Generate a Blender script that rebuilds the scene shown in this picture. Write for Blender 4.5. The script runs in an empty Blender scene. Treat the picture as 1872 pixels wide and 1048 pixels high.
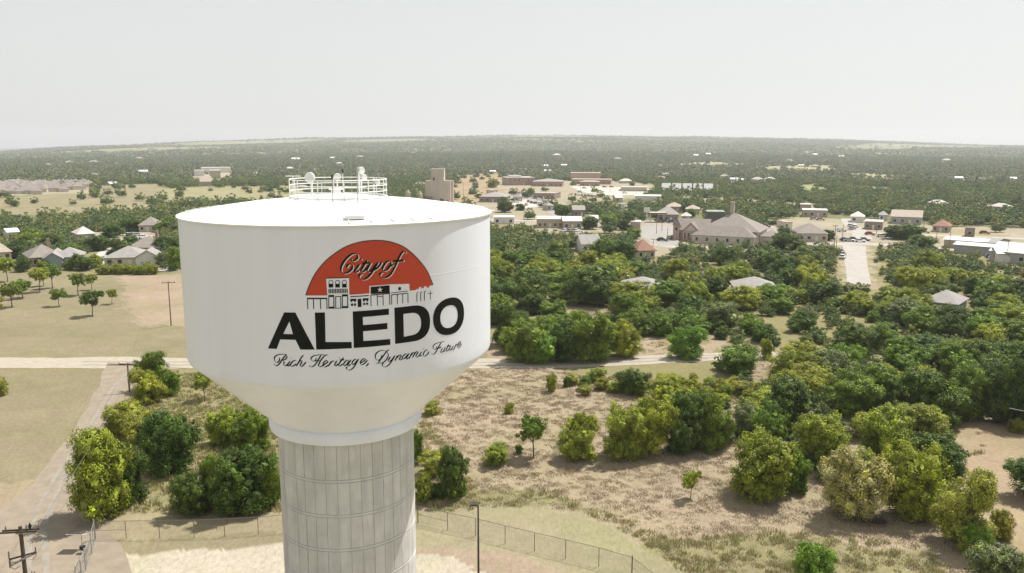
import bpy, bmesh, math, random
import numpy as np
from mathutils import Vector, Matrix

# ------------------------------------------------------------------ camera, sky, sun, exposure
scene = bpy.context.scene
R = math.radians
PW, PH = 1872.0, 1048.0
FPX, PITCH, ROLL, CAMZ = 1502.1, 9.698, 0.082, 38.0
cam_d = bpy.data.cameras.new('camera')
cam_d.sensor_width = 36.0
cam_d.lens = 36.0 * FPX / PW
cam_d.clip_start, cam_d.clip_end = 0.5, 60000
cam = bpy.data.objects.new('camera', cam_d)
scene.collection.objects.link(cam)
_p, _r = R(PITCH), R(ROLL)
FWD = np.array([0, math.cos(_p), -math.sin(_p)])
_ri = np.array([1., 0, 0]); _up = np.array([0, math.sin(_p), math.cos(_p)])
RGT = _ri * math.cos(_r) + _up * math.sin(_r)
UPV = -_ri * math.sin(_r) + _up * math.cos(_r)
M = Matrix(((RGT[0], UPV[0], -FWD[0], 0), (RGT[1], UPV[1], -FWD[1], 0), (RGT[2], UPV[2], -FWD[2], CAMZ), (0, 0, 0, 1)))
cam.matrix_world = M
scene.camera = cam

SUN_AZ, SUN_EL = 51.0, 61.0          # bearing clockwise from +Y, elevation
world = bpy.data.worlds.new('World'); scene.world = world
world.use_nodes = True
wn = world.node_tree; wn.nodes.clear()
wo = wn.nodes.new('ShaderNodeOutputWorld'); wb = wn.nodes.new('ShaderNodeBackground')
sk = wn.nodes.new('ShaderNodeTexSky'); sk.sky_type = 'NISHITA'; sk.sun_disc = False
sk.sun_elevation = R(SUN_EL); sk.sun_rotation = R(SUN_AZ)
sk.altitude = 200; sk.air_density = 1.0; sk.dust_density = 1.0; sk.ozone_density = 1.0
hs = wn.nodes.new('ShaderNodeHueSaturation'); hs.inputs['Saturation'].default_value = 0.42
wn.links.new(sk.outputs[0], hs.inputs['Color']); wm = wn.nodes.new('ShaderNodeVectorMath'); wm.operation = 'MULTIPLY'; wm.inputs[1].default_value = (1.0, 1.0, .985)
# summer haze evens the sky out: blend with a flat pale tone
wx = wn.nodes.new('ShaderNodeMix'); wx.data_type = 'RGBA'; wx.inputs[0].default_value = .62; wx.inputs[7].default_value = (7.1, 7.05, 6.72, 1)
wn.links.new(hs.outputs[0], wm.inputs[0]); wn.links.new(wm.outputs[0], wx.inputs[6]); wn.links.new(wx.outputs[2], wb.inputs['Color'])
wb.inputs['Strength'].default_value = 0.088
wn.links.new(wb.outputs[0], wo.inputs['Surface'])
sd = bpy.data.lights.new('sun', 'SUN'); sd.energy = 5.0; sd.angle = R(0.53); sd.color = (1.0, 0.955, 0.88)
so = bpy.data.objects.new('sun', sd); scene.collection.objects.link(so)
S2 = Vector((math.sin(R(SUN_AZ)) * math.cos(R(SUN_EL)), math.cos(R(SUN_AZ)) * math.cos(R(SUN_EL)), math.sin(R(SUN_EL))))
so.rotation_euler = S2.to_track_quat('Z', 'Y').to_euler(); so.location = (0, 0, 300)
vs = scene.view_settings
vs.view_transform = 'Standard'; vs.look = 'None'; vs.gamma = 1; vs.use_curve_mapping = False; vs.exposure = 0.45
scene.cycles.max_bounces = 6; scene.cycles.diffuse_bounces = 2; scene.cycles.volume_bounces = 0
scene.cycles.transparent_max_bounces = 12; scene.cycles.use_denoising = True
COL = scene.collection
rnd = random.Random(11)
nr = np.random.default_rng(5)

# ------------------------------------------------------------------ terrain and pixel -> ground helpers
def ray(px, py):
    return FWD + RGT * ((px - PW / 2) / FPX) + UPV * ((PH / 2 - py) / FPX)
RIDGE = [(-260, 283), (0, 277), (117, 270), (221, 265.5), (374, 259.5), (560, 255), (760, 251), (900, 249.5), (1150, 250), (1400, 254),
         (1700, 262), (1872, 268.5), (2150, 276)]
_az = []; _te = []
for _x, _y in RIDGE:
    _d = ray(_x, _y); _az.append(math.atan2(_d[0], _d[1])); _te.append(_d[2] / math.hypot(_d[0], _d[1]))
RR = 7500.0
def terrain(x, y):
    x = np.asarray(x, float); y = np.asarray(y, float)
    r = np.hypot(x, y); az = np.arctan2(x, y)
    zr = CAMZ + RR * np.interp(az, _az, _te)
    s = np.clip((r - 1200) / (RR - 1200), 0, 1); s = s * s * (3 - 2 * s)
    n = (np.sin(x * .0021 + 1.3) * np.cos(y * .0027 + .4) + .6 * np.sin(x * .0047 - y * .0031 + 2) + .4 * np.sin(y * .0083 + x * .0022))
    amp = 7.0 * np.clip((r - 1300) / 3000, 0, 1) * np.clip((RR - r) / 1500, 0, 1)
    return s * zr + n * amp
def G(px, py):
    d = ray(px, py)
    if d[2] < -1e-4:
        t = -CAMZ / d[2]
        if t * math.hypot(d[0], d[1]) < 1200:
            return np.array([d[0] * t, d[1] * t, 0.0])
    t = 1000.0
    while t < 9000:
        p = d * t
        if CAMZ + p[2] <= terrain(p[0], p[1]): break
        t *= 1.006
    return np.array([d[0] * t, d[1] * t, float(terrain(d[0] * t, d[1] * t))])
def GP(pts): return [G(*p) for p in pts]
def atz(px, py, z):
    d = ray(px, py); t = (z - CAMZ) / d[2]
    return np.array([d[0] * t, d[1] * t, z])
def ppm(P):                      # picture units per metre at a point
    d = float(np.dot(np.array(P) - np.array([0, 0, CAMZ]), FWD)); return FPX / max(d, 1)
def proj(P):
    v = np.asarray(P, float) - np.array([0, 0, CAMZ]); d = v @ FWD
    return PW / 2 + FPX * (v @ RGT) / d, PH / 2 - FPX * (v @ UPV) / d
def cosv(P):
    P = np.array(P); h = math.hypot(P[0], P[1]); return h / math.hypot(h, CAMZ - P[2])
def inpoly(x, y, poly):
    x = np.asarray(x, float); y = np.asarray(y, float); c = np.zeros(x.shape, bool); n = len(poly)
    for i in range(n):
        x1, y1 = poly[i][0], poly[i][1]; x2, y2 = poly[i - 1][0], poly[i - 1][1]
        if y1 == y2: continue
        c ^= ((y1 > y) != (y2 > y)) & (x < (x2 - x1) * (y - y1) / (y2 - y1) + x1)
    return c

# ------------------------------------------------------------------ materials
def newmat(name):
    m = bpy.data.materials.new(name); m.use_nodes = True
    return m, m.node_tree, m.node_tree.nodes['Principled BSDF']
def N(nt, t, **k):
    n = nt.nodes.new(t)
    for a, b in k.items():
        if a.startswith('i_'): n.inputs[int(a[2:]) if a[2:].isdigit() else a[2:]].default_value = b
        else: setattr(n, a, b)
    return n
def L(nt, a, b): nt.links.new(a, b)
def mulcol(nt, col, noise_out, lo, hi):
    mr = N(nt, 'ShaderNodeMapRange'); mr.inputs[1].default_value = .25; mr.inputs[2].default_value = .75
    mr.inputs[3].default_value = lo; mr.inputs[4].default_value = hi; L(nt, noise_out, mr.inputs[0])
    mx = N(nt, 'ShaderNodeVectorMath', operation='SCALE'); L(nt, col, mx.inputs[0]); L(nt, mr.outputs[0], mx.inputs['Scale'])
    return mx.outputs[0]
def mat(name, col, rough=.7, var=.15, scale=1.5, metal=0.0, spec=.4, bump=0.0, coord='Object', stretch=(1, 1, 1), detail=6):
    m, nt, b = newmat(name)
    b.inputs['Roughness'].default_value = rough; b.inputs['Metallic'].default_value = metal
    b.inputs['Specular IOR Level'].default_value = spec
    tc = N(nt, 'ShaderNodeTexCoord'); mp = N(nt, 'ShaderNodeMapping'); mp.inputs['Scale'].default_value = stretch
    L(nt, tc.outputs[coord], mp.inputs[0])
    no = N(nt, 'ShaderNodeTexNoise', i_Scale=scale, i_Detail=detail, i_Roughness=.6); L(nt, mp.outputs[0], no.inputs['Vector'])
    rgb = N(nt, 'ShaderNodeRGB'); rgb.outputs[0].default_value = (*col, 1)
    L(nt, mulcol(nt, rgb.outputs[0], no.outputs[0], 1 - var, 1 + var), b.inputs['Base Color'])
    if bump:
        bp = N(nt, 'ShaderNodeBump', i_Strength=bump, i_Distance=.05); L(nt, no.outputs[0], bp.inputs['Height']); L(nt, bp.outputs[0], b.inputs['Normal'])
    return m

M_tank = mat('tank_paint', (.765, .785, .87), .42, .05, .5, stretch=(1, 1, .12), detail=5)
M_roofp = mat('tank_roof_paint', (.80, .80, .78), .5, .03, .5)
M_black = mat('black_paint', (.008, .009, .008), .6, .2, 2, spec=.15)
M_red = mat('red_paint', (.50, .052, .020), .5, .06, .8)
M_wpaint = mat('white_line_paint', (.72, .70, .66), .5, .05, 1)
M_galv = mat('galvanised_steel', (.36, .37, .37), .45, .15, 4, metal=.5)
M_wsteel = mat('white_painted_steel', (.74, .74, .71), .45, .08, 3)
M_dish = mat('antenna_plastic', (.62, .62, .60), .45, .06, 3)
M_wood = mat('weathered_wood', (.085, .065, .05), .9, .35, 6, stretch=(6, 6, .6))
M_woodp = mat('pale_pole_wood', (.20, .15, .115), .9, .3, 6, stretch=(6, 6, .6))
M_dark = mat('dark_metal', (.03, .03, .032), .5, .2, 4)
M_blueg = mat('transformer_paint', (.20, .24, .27), .4, .1, 4)
M_ins = mat('porcelain_insulator', (.16, .13, .12), .3, .1, 4)
M_bird = mat('black_feathers', (.012, .011, .011), .7, .3, 30)
M_wire = mat('power_cable', (.22, .22, .21), .5, .1, 1)
M_glass = mat('window_glass', (.03, .035, .04), .12, .3, .8, spec=.6)
M_trim = mat('white_trim', (.62, .60, .56), .6, .06, 2)
M_tyre = mat('tyre_rubber', (.02, .02, .02), .9, .1, 3)
M_panel = mat('solar_cell', (.05, .055, .06), .25, .15, 6)

# poured concrete: vertical streaks, blotches, each form panel its own shade
def concrete_mat():
    m, nt, b = newmat('poured_concrete')
    b.inputs['Roughness'].default_value = .85; b.inputs['Specular IOR Level'].default_value = .25
    tc = N(nt, 'ShaderNodeTexCoord')
    mp = N(nt, 'ShaderNodeMapping'); mp.inputs['Scale'].default_value = (1.6, 1.6, .22); L(nt, tc.outputs['Object'], mp.inputs[0])
    n1 = N(nt, 'ShaderNodeTexNoise', i_Scale=1.0, i_Detail=8, i_Roughness=.65); L(nt, mp.outputs[0], n1.inputs['Vector'])
    n2 = N(nt, 'ShaderNodeTexNoise', i_Scale=.55, i_Detail=5, i_Roughness=.6); L(nt, tc.outputs['Object'], n2.inputs['Vector'])
    at = N(nt, 'ShaderNodeAttribute', attribute_name='shade')
    rgb = N(nt, 'ShaderNodeRGB'); rgb.outputs[0].default_value = (.58, .575, .555, 1)
    c = mulcol(nt, rgb.outputs[0], n1.outputs[0], .78, 1.14)
    c = mulcol(nt, c, n2.outputs[0], .84, 1.12)
    mx = N(nt, 'ShaderNodeVectorMath', operation='SCALE'); L(nt, c, mx.inputs[0]); L(nt, at.outputs['Fac'], mx.inputs['Scale'])
    L(nt, mx.outputs[0], b.inputs['Base Color'])
    n3 = N(nt, 'ShaderNodeTexNoise', i_Scale=9, i_Detail=5); L(nt, tc.outputs['Object'], n3.inputs['Vector'])
    bp = N(nt, 'ShaderNodeBump', i_Strength=.25, i_Distance=.02); L(nt, n3.outputs[0], bp.inputs['Height']); L(nt, bp.outputs[0], b.inputs['Normal'])
    return m
M_conc = concrete_mat()
M_groove = mat('dirty_concrete_joint', (.55, .54, .51), .9, .25, 1.5)

def ground_mat():
    m, nt, b = newmat('ground_soil_and_grass')
    b.inputs['Roughness'].default_value = 1; b.inputs['Specular IOR Level'].default_value = .05
    tc = N(nt, 'ShaderNodeTexCoord')
    at = N(nt, 'ShaderNodeAttribute', attribute_name='soil')
    ms = N(nt, 'ShaderNodeAttribute', attribute_name='coarse')
    big = N(nt, 'ShaderNodeTexNoise', i_Scale=.035, i_Detail=6, i_Roughness=.6); L(nt, tc.outputs['Object'], big.inputs['Vector'])
    mid = N(nt, 'ShaderNodeTexNoise', i_Scale=.28, i_Detail=7, i_Roughness=.7, i_Distortion=.6); L(nt, tc.outputs['Object'], mid.inputs['Vector'])
    mpf = N(nt, 'ShaderNodeMapping'); mpf.inputs['Scale'].default_value = (1.0, .45, 1); mpf.inputs['Rotation'].default_value = (0, 0, .25); L(nt, tc.outputs['Object'], mpf.inputs[0])
    fin = N(nt, 'ShaderNodeTexNoise', i_Scale=2.6, i_Detail=6, i_Roughness=.75); L(nt, mpf.outputs[0], fin.inputs['Vector'])
    c = mulcol(nt, at.outputs['Color'], big.outputs[0], .86, 1.12)
    c = mulcol(nt, c, mid.outputs[0], .88, 1.10)
    fr = mulcol(nt, c, fin.outputs[0], .70, 1.28)
    fs = mulcol(nt, c, fin.outputs[0], .76, 1.2)
    mix = N(nt, 'ShaderNodeMix', data_type='RGBA'); L(nt, ms.outputs['Fac'], mix.inputs[0]); L(nt, fs, mix.inputs[6]); L(nt, fr, mix.inputs[7])
    # greener / browner drift
    g2 = N(nt, 'ShaderNodeTexNoise', i_Scale=.075, i_Detail=5, i_Roughness=.65); L(nt, tc.outputs['Object'], g2.inputs['Vector'])
    mr = N(nt, 'ShaderNodeMapRange'); mr.inputs[1].default_value = .42; mr.inputs[2].default_value = .68; mr.inputs[3].default_value = 0; mr.inputs[4].default_value = .45
    L(nt, g2.outputs[0], mr.inputs[0])
    tint = N(nt, 'ShaderNodeMix', data_type='RGBA', blend_type='MULTIPLY'); L(nt, mr.outputs[0], tint.inputs[0]); L(nt, mix.outputs[2], tint.inputs[6])
    tint.inputs[7].default_value = (.78, .92, .62, 1)
    L(nt, tint.outputs[2], b.inputs['Base Color'])
    bp = N(nt, 'ShaderNodeBump', i_Strength=.55, i_Distance=.18); L(nt, fin.outputs[0], bp.inputs['Height']); L(nt, bp.outputs[0], b.inputs['Normal'])
    return m
M_ground = ground_mat()
M_gravel = mat('pale_gravel', (0.343, 0.305, 0.250), .95, .16, .9, bump=.3, detail=9)
M_track = mat('gravel_track', (0.244, 0.202, 0.153), .95, .2, .6, bump=.3, detail=9)
M_caliche = mat('crushed_limestone', (0.350, 0.321, 0.260), .95, .26, .22, bump=.3, detail=9)
M_street = mat('old_street_surface', (0.340, 0.315, 0.289), .9, .12, .25, detail=8)
M_lot = mat('parking_surface', (0.281, 0.264, 0.246), .9, .14, .12, detail=8)
M_lotpale = mat('pale_concrete_paving', (0.425, 0.399, 0.357), .9, .12, .12, detail=8)

def leaf_mat(name, per_instance, dull=0.0):
    m, nt, b = newmat(name)
    oi = N(nt, 'ShaderNodeObjectInfo')
    at = N(nt, 'ShaderNodeAttribute', attribute_name='tint')
    if per_instance:
        no = N(nt, 'ShaderNodeTexNoise', i_Scale=.008, i_Detail=4, i_Roughness=.7); L(nt, oi.outputs['Location'], no.inputs['Vector'])
        ad = N(nt, 'ShaderNodeMath', operation='MULTIPLY_ADD'); L(nt, oi.outputs['Random'], ad.inputs[0]); ad.inputs[1].default_value = .75
        mr = N(nt, 'ShaderNodeMapRange'); mr.inputs[1].default_value = .3; mr.inputs[2].default_value = .7; mr.inputs[3].default_value = 0; mr.inputs[4].default_value = .38
        L(nt, no.outputs[0], mr.inputs[0]); L(nt, mr.outputs[0], ad.inputs[2])
        cr = N(nt, 'ShaderNodeValToRGB'); L(nt, ad.outputs[0], cr.inputs[0])
        e = cr.color_ramp.elements; e[0].position = 0; e[0].color = (.070, .112, .045, 1); e[1].position = 1; e[1].color = (.24, .235, .085, 1)
        x = e.new(.35); x.color = (.104, .155, .058, 1)
        x = e.new(.62); x.color = (.142, .190, .064, 1)
        x = e.new(.82); x.color = (.185, .215, .075, 1)
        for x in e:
            c_ = list(x.color)[:3]; g_ = sum(c_) / 3 * 1.12; x.color = (*[(v * (1 - dull) + g_ * dull) * (1 + dull * .5) for v in c_], 1)  # oak greens greyed and lightened, distance haze painted into the colour
        base = cr.outputs[0]
    else: base = oi.outputs['Color']
    mx = N(nt, 'ShaderNodeVectorMath', operation='SCALE'); L(nt, base, mx.inputs[0]); L(nt, at.outputs['Fac'], mx.inputs['Scale'])
    # young yellow-green shoots on some leaf clumps
    at2 = N(nt, 'ShaderNodeAttribute', attribute_name='young')
    yl = N(nt, 'ShaderNodeVectorMath', operation='MULTIPLY'); L(nt, mx.outputs[0], yl.inputs[0]); yl.inputs[1].default_value = (1.5, 1.5, .75)
    mm = N(nt, 'ShaderNodeMix', data_type='RGBA'); L(nt, at2.outputs['Fac'], mm.inputs[0]); L(nt, mx.outputs[0], mm.inputs[6]); L(nt, yl.outputs[0], mm.inputs[7])
    L(nt, mm.outputs[2], b.inputs['Base Color'])
    b.inputs['Roughness'].default_value = .6; b.inputs['Specular IOR Level'].default_value = .25
    tr = N(nt, 'ShaderNodeBsdfTranslucent'); L(nt, mm.outputs[2], tr.inputs[0])
    ms = N(nt, 'ShaderNodeMixShader'); ms.inputs[0].default_value = .10
    out = nt.nodes['Material Output']; L(nt, b.outputs[0], ms.inputs[1]); L(nt, tr.outputs[0], ms.inputs[2]); L(nt, ms.outputs[0], out.inputs['Surface'])
    return m
M_leaf = leaf_mat('leaves', False); M_leaff = leaf_mat('distant_leaves', True); M_leafh = leaf_mat('haze_tinted_oak_leaves', True, .5)
M_bark = mat('bark', (.11, .085, .065), .95, .3, 3)

# ------------------------------------------------------------------ mesh helpers
class MB:
    def __init__(s): s.v = []; s.f = []; s.m = []; s.mats = []
    def mi(s, m):
        if m not in s.mats: s.mats.append(m)
        return s.mats.index(m)
    def add(s, vs_, fs, m):
        o = len(s.v); s.v += [tuple(map(float, p)) for p in vs_]; k = s.mi(m)
        for f in fs: s.f.append([i + o for i in f]); s.m.append(k)
        return s
    def box(s, c, d, m, yaw=0, tilt=None):
        vs_ = [Vector((sx * d[0] / 2, sy * d[1] / 2, sz * d[2] / 2)) for sx in (-1, 1) for sy in (-1, 1) for sz in (-1, 1)]
        mt = Matrix.Rotation(yaw, 3, 'Z')
        if tilt is not None: mt = mt @ tilt
        return s.add([mt @ v + Vector(c) for v in vs_], [(0, 1, 3, 2), (4, 6, 7, 5), (0, 4, 5, 1), (2, 3, 7, 6), (0, 2, 6, 4), (1, 5, 7, 3)], m)
    def tube(s, pts, rad, m, n=8, cap=True):
        pts = [Vector(tuple(p)) for p in pts]; rs = rad if isinstance(rad, (list, tuple)) else [rad] * len(pts)
        vs_ = []
        for i, p in enumerate(pts):
            t = (pts[min(i + 1, len(pts) - 1)] - pts[max(i - 1, 0)]).normalized()
            a = t.orthogonal().normalized() if i == 0 else (a - t * a.dot(t)).normalized()
            b = t.cross(a)
            for k in range(n):
                q = 2 * math.pi * k / n; vs_.append(p + (a * math.cos(q) + b * math.sin(q)) * rs[i])
        fs = [(i * n + k, i * n + (k + 1) % n, (i + 1) * n + (k + 1) % n, (i + 1) * n + k) for i in range(len(pts) - 1) for k in range(n)]
        if cap: fs += [tuple(range(n))[::-1], tuple(range((len(pts) - 1) * n, len(pts) * n))]
        return s.add(vs_, fs, m)
    def lathe(s, prof, m, n=64, c=(0, 0, 0)):
        vs_ = []; fs = []
        for r_, z in prof:
            for k in range(n):
                q = 2 * math.pi * k / n; vs_.append((c[0] + r_ * math.cos(q), c[1] + r_ * math.sin(q), c[2] + z))
        for i in range(len(prof) - 1):
            for k in range(n): fs.append((i * n + k, i * n + (k + 1) % n, (i + 1) * n + (k + 1) % n, (i + 1) * n + k))
        return s.add(vs_, fs, m)
    def build(s, name, parent=None, smooth=False, loc=None):
        me = bpy.data.meshes.new(name); me.from_pydata(s.v, [], s.f)
        for m in s.mats: me.materials.append(m)
        me.polygons.foreach_set('material_index', s.m)
        if smooth:
            me.polygons.foreach_set('use_smooth', [True] * len(me.polygons))
            me.set_sharp_from_angle(angle=R(38))
        me.update()
        o = bpy.data.objects.new(name, me); COL.objects.link(o)
        if parent: o.parent = parent
        if loc is not None: o.location = loc
        return o
def tag(o, label=None, cat=None, group=None, kind=None):
    if label: o['label'] = label
    if cat: o['category'] = cat
    if group: o['group'] = group
    if kind: o['kind'] = kind
    return o
def empty(name, loc, rz=0):
    o = bpy.data.objects.new(name, None); COL.objects.link(o); o.location = tuple(map(float, loc)); o.rotation_euler = (0, 0, rz)
    o.empty_display_size = .5
    return o
def ch(o): return list(o.children)
def copy_tree(o, parent=None):
    c = o.copy(); COL.objects.link(c); c.parent = parent
    for k in ch(o): copy_tree(k, c)
    return c

# ------------------------------------------------------------------ ground zones (albedo), traced on the ground
ZONES = []   # (world polygon, colour, coarse)
def zone(px, col, coarse): ZONES.append((GP(px), col, coarse))
C_dry = (.372, .300, .215); C_wild = (.29, .255, .145); C_mown = (.285, .244, .160); C_tan = (.375, .295, .220); C_wood = (.215, .19, .10); C_green = (.27, .29, .12)
zone([(-300, 495), (60, 497), (150, 503), (300, 500), (560, 498), (560, 650), (-300, 655)], C_mown, .25)
zone([(215, 503), (560, 498), (560, 600), (270, 596), (225, 560)], C_tan, .3)
zone([(-300, 655), (560, 645), (560, 656), (-300, 668)], C_wild, .4)
zone([(-300, 676), (222, 678), (185, 745), (120, 850), (45, 935), (-60, 1010), (-300, 1060)], C_mown, .3)
zone([(-200, 900), (60, 880), (30, 940), (-120, 1010)], C_tan, .5)
zone([(270, 680), (520, 670), (540, 940), (170, 945), (140, 900), (210, 790)], C_wild, 1)
zone([(760, 672), (1000, 672), (1160, 700), (1420, 760), (1700, 800), (1900, 1000), (1900, 1120), (1250, 1060), (1100, 960), (900, 930), (760, 935)], C_dry, 1)
zone([(1180, 990), (1420, 975), (1700, 1010), (1800, 1100), (1240, 1100)], C_wild, 1)
zone([(800, 880), (1000, 900), (1140, 945), (1020, 930), (900, 922), (770, 932)], C_wild, 1)
zone([(760, 936), (880, 926), (980, 926), (1060, 936), (1120, 958), (1190, 1000), (1270, 1060), (1300, 1160), (740, 1160)], (.345, .305, .20), .35)
zone([(170, 935), (540, 930), (540, 978), (170, 992)], (.36, .30, .20), .6)
zone([(170, 986), (540, 974), (540, 1000), (350, 1008), (180, 1010)], C_mown, .4)
zone([(60, 930), (172, 935), (172, 1010), (120, 1000), (70, 985)], (.38, .31, .20), .6)
zone([(740, 1004), (860, 1004), (990, 1030), (1080, 1060), (1080, 1200), (700, 1200)], C_tan, .8)
zone([(1690, 800), (1740, 780), (1800, 762), (1900, 752), (2200, 760), (2200, 1100), (1860, 1060), (1790, 940), (1720, 860)], (.40, .31, .215), .45)
zone([(1085, 690), (1160, 690), (1110, 660)], C_wild, .8)
zone([(895, 618), (925, 640), (960, 664), (895, 666)], C_tan, .5)
zone([(1025, 548), (1115, 560), (1100, 578), (1050, 588), (1030, 570)], C_dry, 1)
zone([(1165, 608), (1215, 612), (1225, 650), (1165, 652)], C_dry, 1)
zone([(1290, 612), (1330, 615), (1320, 640), (1280, 648)], C_dry, 1)
zone([(1388, 622), (1420, 640), (1400, 700), (1370, 690)], C_dry, 1)
zone([(1530, 480), (1556, 480), (1560, 512), (1620, 520), (1640, 540), (1600, 532), (1545, 500)], C_tan, .3)
zone([(1830, 515), (1872, 520), (1872, 560), (1845, 555)], C_mown, .4)
ZONES.append(([(-10.5 + 24 * math.cos(a_ * .35), 50 + 24 * math.sin(a_ * .35) - 4) for a_ in range(18)], (.60, .53, .44), .4))  # pale pad added under the tower, mostly unseen, to bounce light onto the bowl
zone([(165, 1014), (230, 1008), (330, 1008), (420, 1004), (540, 998), (640, 1000), (760, 1012), (830, 1020), (866, 1040), (856, 1080), (900, 1300), (300, 1300), (60, 1120), (120, 1052)], (.50, .44, .355), .9)
# town and far open ground
TOWN = [(860, 372), (935, 345), (1010, 338), (1190, 346), (1190, 360), (1040, 372), (1010, 392), (1060, 402), (1170, 402), (1290, 406), (1420, 412), (1460, 396), (1560, 402), (1640, 412), (1900, 418),
        (1900, 482), (1790, 470), (1720, 452), (1600, 444), (1590, 516), (1545, 516), (1540, 452), (1430, 446), (1240, 448), (1215, 470), (1160, 462), (1150, 425), (1060, 424), (1010, 428), (960, 412), (895, 412), (890, 396)]
OPEN = [TOWN]
zone(TOWN, (.40, .345, .265), .3)
def openz(px, col, coarse=.3):
    zone(px, col, coarse); OPEN.append(px)
openz([(825, 322), (880, 318), (925, 320), (930, 338), (1000, 348), (930, 352), (860, 372), (820, 372)], (.40, .30, .205))
openz([(262, 350), (330, 343), (440, 340), (560, 341), (560, 372), (420, 366), (310, 368), (272, 362)], (.345, .315, .19))
openz([(-40, 366), (150, 350), (190, 340), (300, 336), (300, 352), (270, 372), (215, 384), (90, 392), (-40, 396)], (.31, .27, .175), .6)
openz([(-40, 338), (100, 333), (165, 335), (170, 352), (60, 356), (-40, 362)], (.40, .345, .27))
openz([(355, 312), (430, 308), (440, 318), (400, 330), (350, 328)], (.44, .38, .30))
openz([(1370, 306), (1440, 303), (1530, 303), (1532, 311), (1470, 314), (1400, 313)], (.42, .37, .22))
openz([(1235, 299), (1300, 296), (1370, 300), (1370, 306), (1240, 304)], (.42, .37, .23))
openz([(1464, 338), (1500, 336), (1514, 340), (1512, 348), (1480, 352), (1462, 346)], (.34, .34, .18))
openz([(1556, 316), (1600, 317), (1634, 322), (1632, 328), (1580, 324), (1556, 320)], (.40, .37, .22))
openz([(1565, 341), (1670, 343), (1668, 348), (1570, 346)], (.42, .33, .24))
openz([(1640, 424), (1740, 420), (1850, 432), (1850, 444), (1790, 446), (1700, 440), (1650, 436)], (.37, .315, .20))
openz([(165, 425), (285, 420), (290, 442), (230, 450), (222, 470), (180, 490), (166, 480), (205, 450)], (.42, .37, .31))
openz([(900, 330), (980, 330), (1120, 330), (1200, 338), (1195, 347), (1000, 350), (900, 345)], (.40, .35, .27))
# clearings the near woods leave open (traced above); no tree stands in these
CLEAR = [[(-300, 492), (200, 498), (560, 494), (560, 668), (-300, 668)], [(-300, 676), (215, 678), (140, 850), (-60, 1010)],
         [(760, 655), (900, 655), (1000, 640), (1120, 648), (1310, 648), (1310, 664), (1160, 700), (1130, 720), (1000, 790), (860, 905), (760, 910)],
         [(1040, 556), (1110, 566), (1095, 580), (1040, 592)], [(1168, 618), (1212, 620), (1215, 655), (1168, 655)], [(1388, 640), (1408, 640), (1396, 700), (1372, 700)],
         [(1535, 440), (1590, 440), (1600, 518), (1550, 518)]]
# ------------------------------------------------------------------ the ground: one sheet to the horizon
def gaps(x, y): return np.sin(x * .02 + 2 * np.sin(y * .013)) * np.sin(y * .017 + 1.5 * np.sin(x * .011)) + .25 * np.sin(x * .06 + y * .04)
def make_ground():
    fine = np.arange(-44, 44.01, .16); left = np.arange(-180, -44, 6.0); right = np.arange(50, 180, 6.0)
    az = np.radians(np.concatenate([left, fine, right]))
    rr = [0.0, 8, 16, 24, 32, 38]
    r_ = 40.0
    while r_ < 14000: rr.append(r_); r_ *= 1.0085 if r_ < 1500 else 1.02
    rr = np.array(rr); na = len(az); m_ = len(rr)
    A, Q = np.meshgrid(az, rr)
    X = np.sin(A) * Q; Y = np.cos(A) * Q; Z = terrain(X, Y)
    v = np.stack([X, Y, Z], -1).reshape(-1, 3)
    i = np.arange(m_ - 1)[:, None] * na; j = np.arange(na)[None, :]; j2 = (j + 1) % na
    f = np.stack([i + j, i + j2, i + na + j2, i + na + j], -1).reshape(-1, 4)
    me = bpy.data.meshes.new('ground'); me.vertices.add(len(v)); me.vertices.foreach_set('co', v.ravel())
    me.loops.add(f.size); me.loops.foreach_set('vertex_index', f.ravel()[::-1].copy())
    me.polygons.add(len(f)); me.polygons.foreach_set('loop_start', np.arange(0, f.size, 4)); me.update(calc_edges=True)
    x = v[:, 0]; y = v[:, 1]; r = np.hypot(x, y)
    w = np.clip(r * .008, .35, 12)
    nj = np.where(r < 130, .25, .8)
    jx = x + w * (np.sin(y * .9 + 2 * np.sin(x * .37)) + np.sin(y * .23 + x * .31)) * .6 + nr.normal(0, .3, len(x)) * w * nj
    jy = y + w * (np.sin(x * .8 + 2 * np.sin(y * .41)) + np.sin(x * .27 - y * .19)) * .6 + nr.normal(0, .3, len(x)) * w * nj
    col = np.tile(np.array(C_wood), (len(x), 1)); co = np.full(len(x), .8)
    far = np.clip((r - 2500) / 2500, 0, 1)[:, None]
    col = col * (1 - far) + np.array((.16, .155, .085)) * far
    # pale pastures between the far woods
    pn = np.sin(x * .0019 + 3 * np.sin(y * .0011)) + np.sin(y * .0028 + 2 * np.sin(x * .0013) + 1) + .5 * np.sin(x * .006 - y * .004)
    past = np.clip((pn - .9) * 1.5, 0, 1)[:, None] * np.clip((r - 2600) / 1500, 0, 1)[:, None]
    col = col * (1 - past) + np.array((.25, .245, .155)) * past
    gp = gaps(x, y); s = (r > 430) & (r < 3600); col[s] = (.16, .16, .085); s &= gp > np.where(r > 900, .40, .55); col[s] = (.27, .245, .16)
    for P, c, k in ZONES:
        s = inpoly(jx, jy, P); col[s] = np.array(c) * .78; co[s] = k
    back = (np.abs(np.arctan2(x, y)) > R(50)) | (y < 20); col[back] = np.array(C_wild) * .78
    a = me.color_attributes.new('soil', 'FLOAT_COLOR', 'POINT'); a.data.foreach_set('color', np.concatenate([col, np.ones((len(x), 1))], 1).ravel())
    b = me.attributes.new('coarse', 'FLOAT', 'POINT'); b.data.foreach_set('value', co)
    me.materials.append(M_ground)
    me.polygons.foreach_set('use_smooth', [True] * len(me.polygons))
    o = bpy.data.objects.new('ground', me); COL.objects.link(o); tag(o, kind='structure')
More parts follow.
